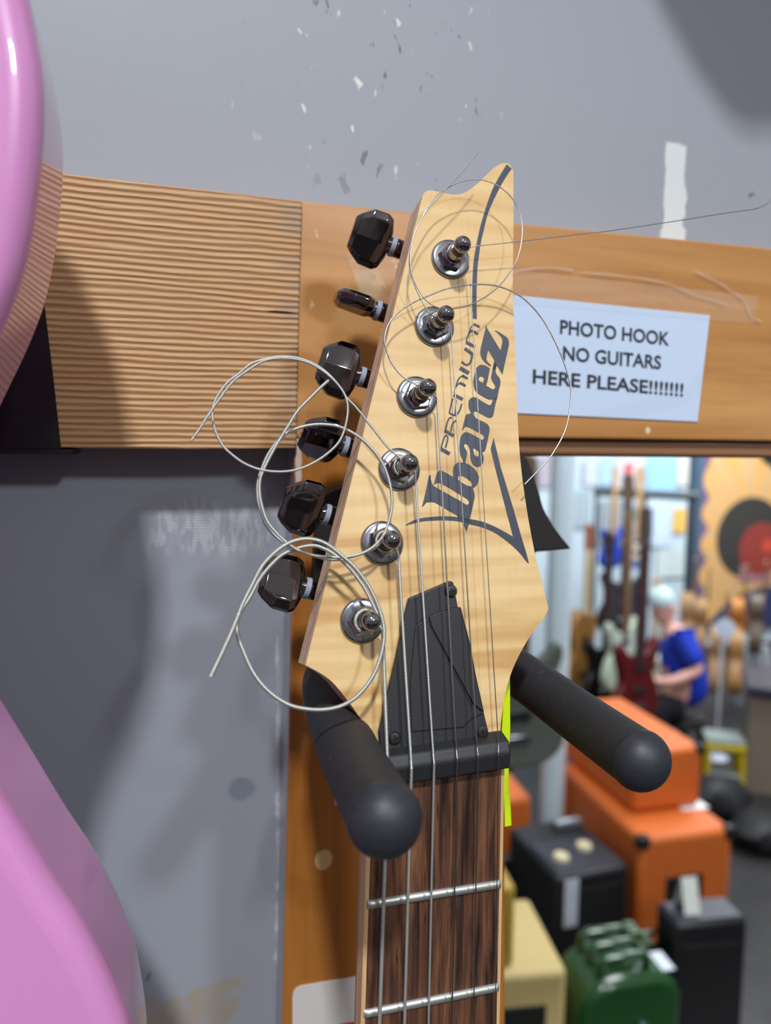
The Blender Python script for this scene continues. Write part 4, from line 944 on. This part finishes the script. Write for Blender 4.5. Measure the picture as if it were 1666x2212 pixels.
# cards and boxes on the far wall
for (x0_, y0_, x1_, y1_, colr, lab) in ((1262, 992, 1292, 1050, (190, 200, 214), 'pale grey poster high on the far wall, left of the bright ones'), (1297, 990, 1330, 1048, (168, 206, 240), 'light blue poster high on the far wall'),
                                        (1352, 1000, 1366, 1036, (214, 96, 104), 'small red card on the far wall'), (1334, 985, 1390, 1062, (206, 206, 214), 'white poster behind the small red card'),
                                        (1400, 985, 1460, 1062, (150, 205, 246), 'sky blue poster in the middle of the far wall'), (1462, 985, 1496, 1050, (206, 208, 200), 'cream poster next to the blue grey post'),
                                        (1455, 1100, 1480, 1150, (232, 186, 92), 'yellow card below the rack rail'), (1412, 1090, 1450, 1180, (196, 216, 238), 'pale blue poster below the rack rail'),
                                        (1420, 1185, 1490, 1245, (200, 216, 216), 'pale mint poster below the yellow card'), (1370, 1095, 1392, 1118, (66, 140, 166), 'teal oval card beside the dark neck'), (1300, 1080, 1362, 1180, (150, 160, 168), 'grey panel on the far wall behind the blue guitars'),
                                        (1165, 985, 1230, 1052, (180, 172, 186), 'lilac poster at the top of the far wall next to the dark plate'), (1205, 1060, 1275, 1140, (160, 178, 188), 'grey blue board on the far wall near the column')):
    Yq = 5.88 if colr != (214, 96, 104) else 5.86
    a, b = atY(x0_, y0_, Yq), atY(x1_, y1_, Yq)
    s_ = Sh(); s_.box(a.x, b.x, Yq - 0.006, Yq, b.z, a.z)
    tag(s_.build('poster', P(colr, 0.7)), lab, 'poster', 'posters on the far wall')
q0, q1 = atD(1585, 950, 4.4), atD(1720, 1015, 4.2)
s_ = Sh(); s_.prism([(x, 0, z) for x, z in [(0, 0.12), (0.62, 0.12), (0.62, -0.38), (0.12, -0.02)]], (0, 0.3, 0))
o = s_.build('wall_speaker', P((14, 14, 15), 0.6), None, 0.01); o.location = atD(1612, 992, 4.3); o.rotation_euler = (0, 0, math.radians(-38)); tag(o, 'black wedge speaker at the top right above the wall hanging', 'speaker')

# ---- seated person in blue
def skin(name, joints, edges, mat, parent, sub=2):
    me = bpy.data.meshes.new(name); off = wloc(parent)
    me.from_pydata([tuple(Vector(j[0]) - off) for j in joints], edges, []); me.materials.append(mat)
    o = bpy.data.objects.new(name, me); COL.objects.link(o); o.parent = parent
    m = o.modifiers.new('grow', 'SKIN'); m.use_smooth_shade = True
    sv = me.skin_vertices[0].data
    for i, j in enumerate(joints): sv[i].radius = (j[1] * 0.84, j[1] * 0.84); sv[i].use_root = (i == 0)
    s = o.modifiers.new('round', 'SUBSURF'); s.levels = sub; s.render_levels = sub
    return o
DP = 4.2
def J(px, py, D, r, r2=None): return (atD(px, py, D), r) if r2 is None else (atD(px, py, D), r, r2)
pel = atD(1490, 1508, DP)
PR = empty('person', (pel.x, pel.y, 0), 'seated person in a bright blue shirt bending over beside the orange stack', 'person')
SKN = P((214, 164, 150), 0.55); BLU = P((16, 56, 190), 0.7); TRO = P((24, 26, 34), 0.8)
def floorpt(px, D): 
    q = atD(px, 1600, D); return Vector((q.x, q.y, 0.05))
kneeN, kneeF = atD(1418, 1530, DP - 0.10), atD(1425, 1528, DP + 0.15)
footN, footF = floorpt(1432, DP - 0.08), floorpt(1440, DP + 0.17)
body = [J(1490, 1508, DP, .13), J(1474, 1440, DP, .13), J(1458, 1385, DP, .13), J(1444, 1352, DP, .05), J(1432, 1322, DP, .075), J(1428, 1296, DP, .085), (atD(1426, 1274, DP), .06),
        J(1472, 1378, DP - .16, .055), J(1512, 1448, DP - .20, .043), J(1455, 1472, DP - .22, .036), J(1418, 1472, DP - .22, .026), J(1405, 1473, DP - .22, .030),
        J(1448, 1378, DP + .16, .055), J(1478, 1452, DP + .20, .043), J(1440, 1476, DP + .14, .034), J(1412, 1480, DP + .1, .026), J(1402, 1482, DP + .08, .030),
        (kneeN, .065), (footN, .045), (kneeF, .065), (footF, .045), (footN + Vector((-0.14, -0.03, -0.015)), .035), (footF + Vector((-0.14, -0.03, -0.015)), .035)]
ed = [(0, 1), (1, 2), (2, 3), (3, 4), (4, 5), (5, 6), (2, 7), (7, 8), (8, 9), (9, 10), (10, 11), (2, 12), (12, 13), (13, 14), (14, 15), (15, 16), (0, 17), (17, 18), (0, 19), (19, 20), (18, 21), (20, 22)]
for hand in (11, 16):
    b_ = Vector(body[hand][0])
    for k in range(5):
        d0 = Vector((-0.045 - 0.006 * (2 - abs(k - 2)), -0.01 * (k - 2) , 0.014 * (2 - k))) if k < 4 else Vector((-0.01, -0.03, 0.035))
        d1 = d0 + (Vector((-0.025, 0.0, -0.014)) if k < 4 else Vector((-0.028, 0, 0.004)))
        i = len(body); body += [(b_ + d0, 0.0095), (b_ + d1, 0.008)]; ed += [(hand, i), (i, i + 1)]
skin('body', body, ed, SKN, PR, 1)
skin('shirt', [J(1494, 1532, DP, .16), J(1475, 1440, DP, .155), J(1460, 1388, DP, .15), J(1449, 1364, DP, .075), J(1474, 1378, DP - .17, .075), J(1508, 1440, DP - .20, .068), J(1450, 1378, DP + .17, .075), J(1476, 1440, DP + .20, .065)], [(0, 1), (1, 2), (2, 3), (2, 4), (4, 5), (2, 6), (6, 7)], BLU, PR)
skin('trousers', [J(1494, 1520, DP, .15), (kneeN, .085), (footN + Vector((0, 0, .08)), .062), (kneeF, .085), (footF + Vector((0, 0, .08)), .062)], [(0, 1), (1, 2), (0, 3), (3, 4)], TRO, PR)
hd = atD(1430, 1310, DP)
s_ = Sh(); c_ = atD(1428, 1298, DP)
s_.lathe(c_, (-0.25, 0, 1), [(0.074, -0.01), (0.076, 0.015), (0.068, 0.045), (0.042, 0.070), (0.001, 0.078)], 20); s_.build('cap', P((190, 214, 222), 0.7), PR)
s_ = Sh(); f0 = atD(1418, 1318, DP) ; s_.lathe(f0, (-1, 0, -.2), [(0.018, -0.03), (0.014, 0.0), (0.004, 0.014)], 10); s_.build('nose', SKN, PR)
for dy in (-0.032, 0.032):
    s_ = Sh(); s_.lathe(hd + Vector((-0.064, dy, 0.012)), (-1, 0, 0), [(0.010, -0.004), (0.008, 0.002), (0.001, 0.004)], 10); s_.build('eye', P((40, 34, 32), 0.4), PR)
    s_ = Sh(); s_.lathe(hd + Vector((0.01, dy * 2.6, 0.0)), (0, dy, 0), [(0.022, -0.006), (0.026, 0.004), (0.012, 0.01)], 12); s_.build('ear', SKN, PR)
s_ = Sh(); m0 = hd + Vector((-0.060, 0, -0.042)); s_.box(m0.x - .004, m0.x + .01, m0.y - .024, m0.y + .024, m0.z - .004, m0.z + .004); s_.build('mouth', P((170, 96, 92), 0.5), PR, 0.003)
# low stool under the person
zt2 = atD(1496, 1545, DP).z
sr = empty('round_stool', (pel.x - 0.03, pel.y, 0), 'low dark stool under the seated person in blue', 'stool')
s_ = Sh(); s_.lathe((0, 0, zt2 - 0.05), (0, 0, 1), [(0.11, 0), (0.12, 0.02), (0.11, 0.05)], 24); s_.build('seat', BK, sr, world=False)
for k in range(4):
    q = math.pi / 4 + k * math.pi / 2; s_ = Sh(); s_.tube([(0.11 * math.cos(q), 0.11 * math.sin(q), 0), (0.08 * math.cos(q), 0.08 * math.sin(q), zt2 - 0.04)], 0.014, 8); s_.build('leg', BK, sr, world=False)

# stands that carry the two guitars held clear of the floor
for (px, py, D, z_, rf, lab) in ((1050, 1652, 1.90, 0.8305, 0.035, 'thin black stand under the dull olive guitar'), (1342, 1372, 4.6, 0.0, 0.13, 'thin black stand under the dark guitar above the pale green one')):
    q = atD(px, py, D); s_ = Sh()
    s_.tube([(q.x, q.y, z_ + 0.01), (q.x, q.y, q.z - 0.012)], 0.010, 10); s_.lathe((q.x, q.y, z_), (0, 0, 1), [(rf, 0), (rf, 0.01), (0.02, 0.02)], 20)
    s_.box(q.x - 0.06, q.x + 0.06, q.y - 0.03, q.y + 0.03, q.z - 0.014, q.z - 0.002)
    tag(s_.build('guitar_stand', BK), lab, 'stand', 'thin guitar stands')
# unseen guitar added higher up, its body shaped to shade the wall top right
sp = atY(1552, 243, YW) + Vector((-0.0215, -0.115, 0.134))
hg = empty('electric_guitar', sp, 'unseen black guitar added above the varnished board, shaped to shade the wall', 'guitar', 0.0)
ol = [(0, 0), (-0.012, 0.004), (-0.032, 0.022), (-0.052, 0.046), (-0.072, 0.080), (-0.095, 0.14), (-0.11, 0.22), (-0.10, 0.30), (0.0, 0.36), (0.24, 0.36), (0.30, 0.26), (0.30, 0.12), (0.20, 0.062), (0.08, 0.022), (0.02, 0.004)]
q_ = Sh(); q_.prism([(x, -0.02, z) for x, z in ol], (0, 0.04, 0)); q_.build('body', P((18, 18, 20), 0.3), hg, 0.005, world=False)
q_ = Sh(); q_.box(0.07, 0.125, -0.03, -0.006, 0.34, 0.85); q_.build('neck', MP, hg, 0.004, world=False)
q_ = Sh(); q_.box(0.06, 0.135, -0.005, 0.115, 0.80, 0.84); q_.build('wall_hook', BK, hg, 0.004, world=False)
